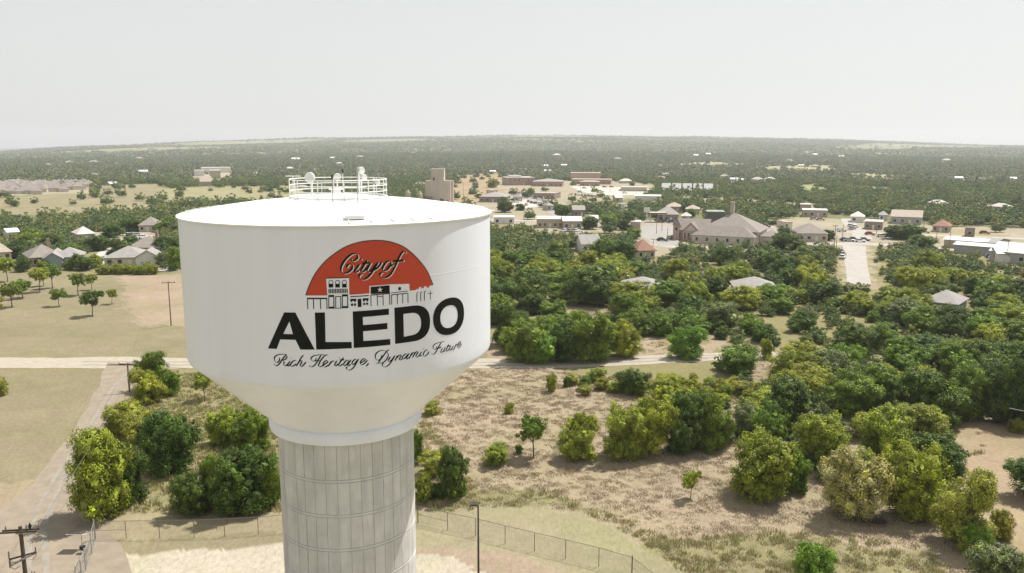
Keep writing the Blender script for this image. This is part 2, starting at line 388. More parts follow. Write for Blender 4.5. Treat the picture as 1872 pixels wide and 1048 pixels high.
make_ground()

# ------------------------------------------------------------------ roads and paved sheets
def strip(name, pxs, widths, m, z, seed=0, step=2.5, edge=.35, nacross=5):
    P = [Vector(G(*p)[:2]) for p in pxs]
    pts = []; ws = []
    for i in range(len(P) - 1):
        p0, p1, p2, p3 = P[max(i - 1, 0)], P[i], P[i + 1], P[min(i + 2, len(P) - 1)]
        n = max(2, int((p2 - p1).length / step))
        for k in range(n):
            t = k / n
            pts.append(.5 * ((2 * p1) + (p2 - p0) * t + (2 * p0 - 5 * p1 + 4 * p2 - p3) * t * t + (3 * p1 - p0 - 3 * p2 + p3) * t ** 3)); ws.append(widths[i] * (1 - t) + widths[i + 1] * t)
    pts.append(P[-1]); ws.append(widths[-1])
    q = random.Random(seed); v = []; f = []; c = nacross
    e1 = e2 = 0
    for i, p in enumerate(pts):
        t = (pts[min(i + 1, len(pts) - 1)] - pts[max(i - 1, 0)]).normalized(); n = Vector((-t.y, t.x))
        e1 = e1 * .5 + q.uniform(-edge, edge); e2 = e2 * .5 + q.uniform(-edge, edge)
        for k in range(c):
            s_ = -1 + 2 * k / (c - 1); w = ws[i] / 2 * s_ + (e1 if k == 0 else e2 if k == c - 1 else 0)
            v.append((p.x + n.x * w, p.y + n.y * w, z))
    for i in range(len(pts) - 1):
        for k in range(c - 1): a = i * c + k; f.append((a, a + c, a + c + 1, a + 1))
    return tag(MB().add(v, f, m).build(name), kind='structure')
def sheet(name, px, m, z, edge=.5, seed=1, step=3.0, smooth=True):
    P = [Vector(G(*p)[:2]) for p in px]; q = random.Random(seed); out = []; n = len(P)
    for i in range(n):
        p0, p1, p2, p3 = P[i - 1], P[i], P[(i + 1) % n], P[(i + 2) % n]
        k_ = max(1, int((p2 - p1).length / step))
        for k in range(k_):
            t = k / k_
            c = .5 * ((2 * p1) + (p2 - p0) * t + (2 * p0 - 5 * p1 + 4 * p2 - p3) * t * t + (3 * p1 - p0 - 3 * p2 + p3) * t ** 3) if smooth else p1.lerp(p2, t)
            out.append((c.x + q.uniform(-edge, edge), c.y + q.uniform(-edge, edge)))
    bm = bmesh.new(); vs_ = [bm.verts.new((a, b, z)) for a, b in out]
    ed = [bm.edges.new((vs_[i], vs_[(i + 1) % len(vs_)])) for i in range(len(vs_))]
    bmesh.ops.triangle_fill(bm, edges=ed, use_beauty=True)
    for f_ in bm.faces:
        if f_.normal.z < 0: f_.normal_flip()
    me = bpy.data.meshes.new(name); bm.to_mesh(me); bm.free(); me.materials.append(m)
    o = bpy.data.objects.new(name, me); COL.objects.link(o); return tag(o, kind='structure')
strip('gravel_road', [(-260, 668), (0, 664), (160, 664), (340, 664), (600, 668), (860, 666), (1000, 664), (1150, 660), (1310, 652), (1430, 648), (1600, 640), (1760, 650)],
      [7.4, 7.4, 7.6, 7.2, 6.6, 6.6, 6.4, 6.2, 5.8, 5.2, 5.0, 5.0], M_gravel, .03, 3, edge=.45)
strip('gravel_track', [(270, 668), (238, 682), (216, 706), (190, 745), (165, 785), (135, 830), (105, 880), (78, 925), (60, 975), (70, 1030), (60, 1120), (40, 1250)],
      [16, 9, 5.8, 4.8, 4.6, 4.8, 5.6, 8.5, 12, 14, 16, 16], M_track, .045, 4, edge=.3)
RUT = mat('packed_wheel_track', (.25, .225, .185), .95, .25, .8, detail=9)
for o_ in (-1, 1):
    strip('wheel_track', [(236 + o_ * 5, 684), (214 + o_ * 4, 706), (190 + o_ * 5, 745), (165 + o_ * 5, 785), (135 + o_ * 6, 830), (105 + o_ * 8, 880), (84 + o_ * 10, 925), (66 + o_ * 13, 975), (68 + o_ * 16, 1030), (64 + o_ * 18, 1110)], [.5] * 10, RUT, .055, 14 + o_, edge=.12, nacross=3)
    strip('wheel_track', [(150, 665 + o_ * 3), (340, 665 + o_ * 3), (600, 668 + o_ * 3), (860, 666 + o_ * 3), (1000, 664 + o_ * 3), (1150, 660 + o_ * 2.5), (1310, 652 + o_ * 2)], [.5] * 7, RUT, .045, 24 + o_, edge=.12, nacross=3)
strip('street', [(1571, 520), (1566, 490), (1563, 463), (1561, 449)], [6.2, 6.6, 7.4, 8.5], M_street, .05, 5, edge=.1)
strip('side_street', [(1562, 446), (1575, 436), (1572, 424), (1556, 412), (1548, 400)], [9, 8, 7, 6.5, 6], M_street, .06, 5, edge=.1)
strip('cross_street', [(1200, 446), (1240, 452), (1330, 452), (1440, 450), (1560, 446), (1700, 452), (1800, 462)], [8, 8, 8, 8, 9, 7, 6], M_street, .04, 6, edge=.15)
strip('railway_bed', [(895, 406), (1000, 409), (1180, 410), (1290, 417), (1420, 424), (1560, 433), (1700, 438), (1900, 448)], [7] * 8, mat('railway_ballast', (.30, .25, .21), .95, .2, .5), .03, 7, edge=.3)
strip('highway', [(895, 402), (1000, 404), (1180, 404.5), (1290, 410), (1420, 416), (1560, 425), (1700, 430), (1900, 438)], [8] * 8, M_street, .035, 8, edge=.1)
strip('school_street', [(930, 350), (952, 358), (975, 367), (1000, 378), (1022, 392), (1030, 404)], [9, 9, 9, 9, 9, 9], M_lot, .04, 9, edge=.15)
sheet('church_parking', [(1172, 412), (1262, 414), (1246, 428), (1240, 446), (1205, 452), (1170, 432)], M_lot, .05, edge=.2, smooth=False)
sheet('school_parking', [(1040, 340), (1120, 342), (1190, 346), (1178, 357), (1090, 357), (1062, 350)], M_lotpale, .05, edge=.5, smooth=False)
sheet('side_parking', [(925, 362), (965, 366), (985, 378), (955, 381), (925, 374)], M_lotpale, .05, edge=.4, smooth=False)
sheet('shop_parking', [(1020, 418), (1062, 419), (1075, 426), (1030, 426)], M_lot, .05, edge=.3, smooth=False)
strip('neighbourhood_street', [(160, 492), (186, 476), (208, 458), (226, 445), (262, 436), (300, 432)], [8, 8, 9, 12, 14, 12], M_lotpale, .04, 10, edge=.15)
sheet('house_driveway', [(282, 492), (298, 478), (322, 484), (330, 496), (300, 498)], M_lotpale, .05, edge=.1, smooth=False)

# ------------------------------------------------------------------ the water tower
TX, TY, TR = -10.494, 50.0, 9.142
BASE = math.atan2(-TY, -TX)
tower = empty('water_tower', (TX, TY, 0))
tag(tower, 'white composite water tower with red sun emblem, black lettering and a ribbed concrete column', 'water tower')
COLH, CR = 20.85, 4.215
def column():
    cc = MB(); cc.lathe([(CR - .035, 0), (CR - .035, COLH)], M_groove, 160); core = cc.build('column_joints', tower, smooth=True)
    b = MB(); sh = []; q = random.Random(2); n = 38; tier = 2.05; z1 = COLH - .02; off = .3
    t = 0
    while z1 > 0.1:
        z0 = max(z1 - tier, 0)
        if t == 0: z0 = z1 - 2.3
        for k in range(n):
            a0 = 2 * math.pi * k / n + off; a1 = 2 * math.pi * (k + 1) / n + off
            g = .0028 if k % 6 else .006
            g1 = .0028 if (k + 1) % 6 else .006
            a0 += g; a1 -= g1; rr = CR + q.uniform(-.006, .006); s = q.uniform(.93, 1.04) * (1.0 if t % 3 else .96)
            zt, zb = z1 - .035, z0 + .035; vs_ = []
            m_ = 3
            for i in range(m_ + 1):
                a = a0 + (a1 - a0) * i / m_
                for r_, z in ((rr - .05, zb), (rr, zb + .02), (rr, zt - .02), (rr - .05, zt)): vs_.append((r_ * math.cos(a), r_ * math.sin(a), z))
            fs = [(i * 4 + j, (i + 1) * 4 + j, (i + 1) * 4 + j + 1, i * 4 + j + 1) for i in range(m_) for j in range(3)]
            fs += [(0, 1, 2, 3), (m_ * 4 + 3, m_ * 4 + 2, m_ * 4 + 1, m_ * 4)]
            b.add(vs_, fs, M_conc); sh += [s] * len(vs_)
        if z0 <= 0: break
        # narrow band between two pours
        zb, zt = z0 - .13, z0 + .01; vs_ = []
        for k in range(152):
            a = 2 * math.pi * k / 152
            for r_, z in ((CR - .02, zb), (CR + .004, zb + .012), (CR + .004, zt - .012), (CR - .02, zt)): vs_.append((r_ * math.cos(a), r_ * math.sin(a), z))
        b.add(vs_, [(k * 4 + j, ((k + 1) % 152) * 4 + j, ((k + 1) % 152) * 4 + j + 1, k * 4 + j + 1) for k in range(152) for j in range(3)], M_conc); sh += [1.02] * len(vs_)
        z1 = z0 - .12; t += 1
    o = b.build('column', tower)
    a = o.data.attributes.new('shade', 'FLOAT', 'POINT'); a.data.foreach_set('value', sh)
column()
prof = [(4.3, 20.84), (4.66, 20.86), (4.72, 20.98), (4.72, 21.38), (4.64, 21.55), (4.55, 21.62)]
MB().lathe(prof, M_tank, 128).build('base_ring', tower, smooth=True)
prof = [(4.5, 21.5), (4.62, 21.62), (8.95, 25.565)]
MB().lathe(prof, M_tank, 160).build('bowl_cone', tower, smooth=True)
prof = [(8.95, 25.565), (9.03, 25.64), (9.09, 25.715), (9.125, 25.80), (9.138, 25.90)]
prof += [(TR, 26.5), (TR, 30), (TR, 34.0)]
MB().lathe(prof, M_tank, 192).build('tank_shell', tower, smooth=True)
b = MB()
for z in (28.45, 31.2): b.lathe([(TR, z - .03), (TR + .004, z - .015), (TR + .004, z + .015), (TR, z + .03)], M_tank, 160)
b.build('weld_seam', tower, smooth=True)
RAILR, RAILZ = 2.88, 34.93
prof = [(TR - .05, 33.98), (TR + .09, 33.99), (TR + .10, 34.07), (TR - .12, 34.115), (7.2, 34.42), (5.2, 34.70), (RAILR + .1, 34.90), (1.6, 35.05), (.6, 35.12), (0, 35.13)]
MB().lathe(prof, M_roofp, 160).build('tank_roof', tower, smooth=True)
def roofz(r_): return float(np.interp(r_, [0, .6, 1.6, 2.98, 5.2, 7.2, 9.02, 9.24], [35.13, 35.12, 35.05, 34.90, 34.70, 34.42, 34.115, 34.07]))
def tpol(ang, r_, z=None): return (r_ * math.cos(BASE + ang), r_ * math.sin(BASE + ang), roofz(r_) if z is None else z)
for k in range(48):
    b = MB(); a = 2 * math.pi * k / 48 + .05
    p, q_ = tpol(a, TR - .15), tpol(a, TR - .75)
    b.tube([(p[0], p[1], p[2] + .05), (q_[0], q_[1], q_[2] + .05)], .035, M_wsteel, 5); b.build('rim_lug', tower)
b = MB(); p = tpol(.095, 8.0); b.box((p[0], p[1], p[2] + .08), (.55, .95, .16), M_roofp, BASE + .095); b.box((p[0], p[1], p[2] + .175), (.62, 1.02, .03), M_roofp, BASE + .095)
b.build('roof_hatch', tower)
b = MB()
p = tpol(1.62, TR + .16); b.box((p[0], p[1], 33.93), (.62, .8, .06), M_wsteel, BASE + 1.62)
b.build('rim_platform', tower)
# ---- handrail round the crown
rail = empty('handrail', (0, 0, 0)); rail.parent = tower
NP = 12; posts = [-.42 + 2 * math.pi * k / NP for k in range(NP)]
for a in posts:
    b = MB(); b.tube([tpol(a, RAILR, RAILZ - .04), tpol(a, RAILR, RAILZ + 1.1)], .036, M_wsteel, 6); b.build('rail_post', rail)
for z in (.06, .42, .76, 1.1):
    b = MB(); pts = [tpol(2 * math.pi * k / 64, RAILR, RAILZ + z) for k in range(65)]
    b.tube(pts, .028 if z > .1 else .055, M_wsteel, 6, cap=False); b.build('rail_bar' if z > .1 else 'toe_board', rail)
# ---- antennas
def face_dir(yaw, el=0): return Vector((math.cos(yaw) * math.cos(el), math.sin(yaw) * math.cos(el), math.sin(el)))
def dish(px, py, rad, ang_r, ang, yaw, mast_low, label, shroud=.0, thick=.10):
    """drum dish on a mast; (ang, ang_r) polar place on the roof"""
    t = empty('dish_antenna', tpol(ang, ang_r, 0)); t.parent = tower; t['label'] = label
    base = Vector((0, 0, roofz(ang_r))) ; d = face_dir(yaw, R(2)); z = mast_low
    c = Vector((0, 0, z)) + d * .22
    b = MB(); b.tube([base - Vector((0, 0, .02)), (0, 0, z + .25)], .055, M_wsteel, 8); b.build('mast', t)
    side = d.orthogonal().normalized(); up = d.cross(side); n = 32; b = MB(); vs_ = []
    pr = [(0.001, .0), (rad * .5, .012), (rad * .92, .03), (rad, 0), (rad, -thick), (rad * .75, -thick - .07), (rad * .3, -thick - .16), (.001, -thick - .18)]
    for r_, h in pr:
        for k in range(n):
            q = 2 * math.pi * k / n; vs_.append(c + d * (h + thick) + (side * math.cos(q) + up * math.sin(q)) * r_)
    b.add(vs_, [(i * n + k, i * n + (k + 1) % n, (i + 1) * n + (k + 1) % n, (i + 1) * n + k) for i in range(len(pr) - 1) for k in range(n)], M_dish)
    b.build('reflector', t, smooth=True)
    b = MB(); b.tube([(0, 0, z), tuple(c)], .05, M_galv, 6); b.box((0, 0, z), (.16, .16, .22), M_galv, yaw); b.build('bracket', t)
CAMDIR = BASE
def place(px, py, z):    # local roof polar coordinates of a point seen at (px,py) at height z
    P = atz(px, py, z); x, y = P[0] - TX, P[1] - TY
    return math.atan2(y, x) - BASE, math.hypot(x, y)
a, r_ = place(571, 362, 34.95)
dish(0, 0, .31, r_, a, CAMDIR - .35, 36.15, 'large grey dish at the left of the crown railing')
a, r_ = place(617, 351, 35.0)
dish(0, 0, .24, r_, a, CAMDIR + .12, 35.98, 'small white dish standing in the middle of the crown')
a, r_ = place(657, 350, 35.0)
dish(0, 0, .24, r_, a, CAMDIR + .8, 36.38, 'white dish high on the tallest mast at the right')
a, r_ = place(661, 349, 35.0)
dish(0, 0, .22, r_, a, CAMDIR + .85, 35.9, 'white dish hung low below the right-hand high dish')
a, r_ = place(684, 357, 34.95)
dish(0, 0, .19, r_, a, CAMDIR + 1.3, 35.75, 'little white dish beside the right end of the railing')
def whip(px, py, ztop, rad, m=None, tip=False):
    a, r_ = place(px, py, 34.98); b = MB(); z = roofz(min(r_, 9)); p = tpol(a, r_, z)
    b.tube([(p[0], p[1], z - .02), (p[0], p[1], ztop)], rad, m or M_wsteel, 6)
    if tip: b.tube([(p[0], p[1], ztop - .22), (p[0], p[1], ztop + .02)], rad * 2.2, M_dark, 6)
    b.build('whip_antenna', tower)
whip(643, 352, 38.3, .014, M_galv); whip(627.5, 350, 36.42, .03, tip=True); whip(608.5, 367, 36.4, .03, M_galv, True); whip(654, 367, 36.95, .03, M_galv); whip(693, 356, 38.4, .012, M_galv); whip(594, 353, 36.3, .02, M_galv)
a, r_ = place(537, 359, 34.95); p = tpol(a, r_); b = MB()
b.tube([p, (p[0], p[1], 36.2)], .035, M_wsteel, 6); c_ = Vector((math.sin(BASE), -math.cos(BASE), 0)) * .45
b.tube([Vector((p[0], p[1], 36.18)) + c_, Vector((p[0], p[1], 36.18)) - c_], .025, M_wsteel, 5); b.build('crossbar_antenna', tower)
a, r_ = place(614, 352, 35.0); p = tpol(a, r_ - .1)
b = MB(); b.box((p[0], p[1], p[2] + .2), (.5, .62, .36), M_roofp, BASE); b.box((p[0], p[1], p[2] + .40), (.66, .9, .05), M_roofp, BASE); b.build('roof_vent', tower)
a, r_ = place(640, 350, 35.0); p = tpol(a, r_); b = MB()
for dx in (-.95, .95):
    q_ = Vector(p) + Vector((-math.sin(BASE), math.cos(BASE), 0)) * dx
    b.tube([q_, q_ + Vector((0, 0, .62))], .03, M_galv, 6)
q1 = Vector(p) + Vector((-math.sin(BASE), math.cos(BASE), 0)) * 1.0 + Vector((0, 0, .6)); q2 = Vector(p) - Vector((-math.sin(BASE), math.cos(BASE), 0)) * 1.0 + Vector((0, 0, .6))
b.tube([q1, q2], .035, M_wsteel, 6); b.build('cable_rack', tower)
a, r_ = place(580, 352, 35.0); p = tpol(a, r_); b = MB()
for dx in (-.3, .3):
    for dy in (-.22, .22):
        q_ = Vector((p[0], p[1], 0)) + Vector((-math.sin(BASE), math.cos(BASE), 0)) * dx + Vector((math.cos(BASE), math.sin(BASE), 0)) * dy
        b.tube([q_ + Vector((0, 0, 34.95)), q_ + Vector((0, 0, 35.6))], .022, M_wsteel, 5)
b.box((p[0], p[1], 35.6), (.5, .66, .05), M_wsteel, BASE); b.build('equipment_stand', tower)

# ---- painted emblem and lettering, laid on the curved shell in (arc length, height)
def wrap(u, v, off): a = BASE + u / TR; return ((TR + off) * math.cos(a), (TR + off) * math.sin(a), v)
def decal(name, loops_sets, m, off, parent):
    """each set = outer loop plus holes; cut into narrow upright slices and bent round the shell"""
    bm = bmesh.new()
    for loops in loops_sets:
        ed = []
        for lp in loops:
            vs_ = [bm.verts.new((x, y, 0)) for x, y in lp]
            for i in range(len(vs_)):
                ed.append(bm.edges.new((vs_[i], vs_[(i + 1) % len(vs_)])))
        bmesh.ops.triangle_fill(bm, edges=ed, use_beauty=True)
    xs = [v.co.x for v in bm.verts]; x = math.floor(min(xs) / .12) * .12
    while x < max(xs):
        bmesh.ops.bisect_plane(bm, geom=list(bm.verts) + list(bm.edges) + list(bm.faces), plane_co=(x, 0, 0), plane_no=(1, 0, 0), dist=1e-5); x += .12
    for f_ in bm.faces:
        if f_.normal.z < 0: f_.normal_flip()
    for v in bm.verts: v.co = wrap(v.co.x, v.co.y, off)
    me = bpy.data.meshes.new(name); bm.to_mesh(me); bm.free(); me.materials.append(m)
    o = bpy.data.objects.new(name, me); COL.objects.link(o); o.parent = parent; return o
def crom(P, n=5, closed=False):
    out = []; m_ = len(P)
    for i in range(m_ if closed else m_ - 1):
        if closed: p0, p1, p2, p3 = P[i - 1], P[i], P[(i + 1) % m_], P[(i + 2) % m_]
        else: p0, p1, p2, p3 = P[max(i - 1, 0)], P[i], P[i + 1], P[min(i + 2, m_ - 1)]
        for k in range(n):
            t = k / n; out.append(tuple(.5 * (2 * b_ + (c - a) * t + (2 * a - 5 * b_ + 4 * c - d) * t * t + (3 * b_ - a - 3 * c + d) * t ** 3) for a, b_, c, d in zip(p0, p1, p2, p3)))
    if not closed: out.append(P[-1])
    return out
def pen(name, strokes, m, off, parent, thin, thick, du=0, dv=0):
    """broad-nib pen strokes: downstrokes heavy, upstrokes and level strokes light"""
    v = []; f = []
    for s in strokes:
        P = crom(s, 6) if len(s) > 2 else list(s); n = len(P)
        for i, (x, y) in enumerate(P):
            tx = P[min(i + 1, n - 1)][0] - P[max(i - 1, 0)][0]; ty = P[min(i + 1, n - 1)][1] - P[max(i - 1, 0)][1]; l_ = math.hypot(tx, ty) or 1
            tx /= l_; ty /= l_
            k = max(0, abs(tx * .55 + ty * .84)) ** 2.2; w = thin + (thick - thin) * k
            if n == 2: w = thick
            e = 1 if n == 2 else min(1, .55 + min(i, n - 1 - i) * .2); w *= e / 2
            for s_ in (-1, 1): v.append(wrap(x + du - ty * w * s_, y + dv + tx * w * s_, off + .0004 * (len(f) % 7)))
        o = len(v) - 2 * n
        for i in range(n - 1): a = o + 2 * i; f.append((a, a + 2, a + 3, a + 1))
    me = bpy.data.meshes.new(name); me.from_pydata(v, [], f); me.materials.append(m); me.update()
    o = bpy.data.objects.new(name, me); COL.objects.link(o); o.parent = parent; return o
RICH=[[(-3.327,27.273),(-3.348,27.139),(-3.429,27.033),(-3.536,27.028),(-3.614,27.127),(-3.607,27.274),(-3.503,27.382),(-3.318,27.449),(-3.107,27.466),(-2.915,27.455)],[(-2.984,27.432),(-3.174,27.205),(-3.325,26.993),(-3.5,26.838),(-3.606,26.862),(-3.633,26.934)],[(-3.048,27.465),(-2.947,27.404),(-2.943,27.301),(-3.031,27.196),(-3.167,27.147),(-3.096,27.085),(-3.117,26.943),(-3.083,26.856),(-2.986,26.874),(-2.917,26.965)],[(-2.769,27.116),(-2.879,26.966),(-2.936,26.867),(-2.869,26.857),(-2.747,26.955)],[(-2.703,27.279),(-2.692,27.261)],[(-2.442,27.108),(-2.504,27.16),(-2.607,27.12),(-2.731,26.985),(-2.765,26.881),(-2.693,26.839),(-2.574,26.886),(-2.468,26.976)],[(-2.06,27.435),(-2.18,27.317),(-2.335,27.051),(-2.474,26.849)],[(-2.396,26.968),(-2.274,27.12),(-2.178,27.156),(-2.161,27.083),(-2.248,26.935),(-2.234,26.847),(-2.156,26.854),(-2.052,26.952),(-1.947,27.078)],[(-1.429,27.287),(-1.448,27.17),(-1.534,27.127),(-1.646,27.157),(-1.685,27.245),(-1.609,27.362),(-1.437,27.433),(-1.212,27.451),(-1.016,27.467)],[(-1.171,27.429),(-1.335,27.169),(-1.485,26.936),(-1.644,26.825),(-1.757,26.844),(-1.783,26.902)],[(-0.809,27.397),(-0.876,27.452),(-1.019,27.368),(-1.166,27.195),(-1.27,27.021),(-1.318,26.875),(-1.264,26.821),(-1.178,26.849),(-1.035,26.928),(-0.877,27.041),(-0.847,27.114),(-0.915,27.151),(-1.03,27.06),(-1.091,26.929),(-1.053,26.826),(-0.955,26.814),(-0.84,26.893)],[(-1.534,27.127),(-1.392,27.137),(-1.223,27.149)],[(-0.666,27.094),(-0.754,26.964),(-0.828,26.84)],[(-0.76,26.95),(-0.638,27.072),(-0.553,27.119),(-0.513,27.073)],[(-0.385,27.112),(-0.483,26.955),(-0.498,26.858),(-0.436,26.85),(-0.329,26.948)],[(-0.26,27.274),(-0.246,27.256)],[(-0.045,27.273),(-0.191,27.074),(-0.314,26.903),(-0.291,26.837),(-0.198,26.854),(-0.098,26.937)],[(-0.231,27.144),(-0.02,27.154)],[(0.216,27.105),(0.118,27.111),(-0.011,27.006),(-0.052,26.876),(-0.003,26.829),(0.112,26.905),(0.23,27.075)],[(0.33,27.134),(0.204,26.965),(0.149,26.85),(0.193,26.812),(0.309,26.905)],[(0.626,27.123),(0.542,27.15),(0.417,27.04),(0.371,26.91),(0.42,26.862),(0.535,26.937),(0.654,27.106)],[(0.717,27.152),(0.592,26.939),(0.444,26.713),(0.271,26.591),(0.117,26.615),(0.072,26.706),(0.141,26.762)],[(0.776,26.911),(0.964,27.0),(1.052,27.097),(1.011,27.15),(0.91,27.108),(0.806,26.983),(0.808,26.864),(0.887,26.828),(1.032,26.906),(1.166,27.057)],[(1.161,26.904),(1.198,26.862),(1.167,26.799),(1.07,26.73)]]
DYN=[[(1.925,27.251),(1.89,27.098),(1.779,27.0),(1.655,27.012),(1.581,27.129),(1.602,27.315),(1.728,27.443),(1.916,27.497),(2.103,27.468),(2.226,27.345),(2.269,27.183),(2.186,27.003),(2.025,26.864),(1.805,26.824),(1.574,26.857)],[(2.325,27.498),(2.196,27.427),(2.034,27.24),(1.873,27.037),(1.713,26.859)],[(2.395,27.112),(2.27,26.946),(2.277,26.867),(2.347,26.865),(2.478,26.954),(2.621,27.126)],[(2.644,27.145),(2.52,26.964),(2.37,26.761),(2.208,26.622),(2.049,26.593),(1.941,26.668),(1.959,26.77),(2.048,26.792)],[(2.784,27.122),(2.631,26.872)],[(2.705,26.973),(2.866,27.124),(2.959,27.144),(2.974,27.082),(2.877,26.919),(2.919,26.857),(3.026,26.906)],[(3.335,27.138),(3.233,27.158),(3.08,27.045),(3.034,26.931),(3.093,26.891),(3.229,26.962),(3.362,27.119)],[(3.455,27.16),(3.314,26.988),(3.261,26.9),(3.312,26.861),(3.426,26.94)],[(3.61,27.154),(3.432,26.876)],[(3.51,26.992),(3.68,27.153),(3.758,27.164),(3.767,27.099),(3.629,26.895)],[(3.687,26.989),(3.857,27.166),(3.939,27.186),(3.97,27.126),(3.853,26.974),(3.869,26.891),(3.959,26.894),(4.068,26.973)],[(4.199,27.13),(4.08,26.987),(4.089,26.905),(4.221,26.949)],[(4.324,27.294),(4.339,27.276)],[(4.611,27.119),(4.536,27.186),(4.403,27.13),(4.307,27.0),(4.324,26.884),(4.416,26.853),(4.569,26.935),(4.687,27.068)],[(5.186,27.276),(5.184,27.162),(5.062,27.118),(4.952,27.202),(4.966,27.33),(5.108,27.42),(5.354,27.45),(5.76,27.438)],[(5.53,27.429),(5.351,27.248),(5.182,27.016),(5.017,26.881),(4.898,26.886),(4.852,26.942)],[(5.225,27.132),(5.518,27.179)],[(5.623,27.101),(5.514,26.973),(5.478,26.881),(5.576,26.869),(5.707,26.954),(5.82,27.114)],[(5.833,27.112),(5.73,26.966),(5.715,26.886),(5.816,26.89)],[(6.093,27.229),(5.93,27.028),(5.861,26.909),(5.927,26.863),(6.079,26.943)],[(5.932,27.127),(6.23,27.12)],[(6.253,27.083),(6.135,26.973),(6.101,26.879),(6.203,26.873),(6.346,26.955),(6.459,27.07)],[(6.478,27.073),(6.361,26.962),(6.33,26.868),(6.417,26.845),(6.54,26.91)],[(6.677,27.101),(6.524,26.88)],[(6.575,26.98),(6.717,27.089),(6.794,27.104),(6.829,27.047)],[(6.818,26.979),(7.029,27.064),(7.111,27.132),(7.085,27.188),(6.951,27.164),(6.845,27.051),(6.817,26.939),(6.894,26.873),(7.027,26.913),(7.192,27.031)]]
CITY=[[(0.489,32.386),(0.532,32.284),(0.681,32.299),(0.811,32.434),(0.788,32.595),(0.652,32.639),(0.455,32.566),(0.216,32.354),(0.033,32.081),(-0.033,31.843),(0.02,31.681),(0.154,31.645),(0.351,31.711),(0.512,31.865),(0.537,32.044),(0.422,32.108),(0.303,32.052),(0.261,31.934)],[(0.902,32.09),(0.727,31.857),(0.632,31.728),(0.701,31.677),(0.87,31.778)],[(0.973,32.36),(1.004,32.334)],[(1.28,32.274),(1.105,32.001),(0.968,31.766),(1.005,31.684),(1.137,31.738),(1.301,31.911)],[(1.049,32.116),(1.396,32.148)],[(1.476,32.144),(1.329,31.91),(1.265,31.752),(1.343,31.675),(1.538,31.778),(1.781,32.08)],[(1.852,32.145),(1.661,31.852),(1.41,31.502),(1.165,31.313),(0.947,31.324),(0.86,31.449),(0.934,31.566),(1.032,31.541)],[(1.597,31.726),(1.845,31.882),(2.036,32.135)],[(2.453,32.171),(2.284,32.12),(2.113,31.907),(2.067,31.748),(2.169,31.68),(2.359,31.77),(2.524,31.995),(2.503,32.147),(2.453,32.171)],[(2.362,31.892),(2.531,31.913),(2.681,31.973)],[(3.361,32.51),(3.306,32.612),(3.15,32.565),(2.946,32.261),(2.743,31.866),(2.521,31.514),(2.306,31.345),(2.077,31.32),(1.935,31.431),(1.959,31.551),(2.071,31.585)],[(2.664,32.149),(3.237,32.138)]]
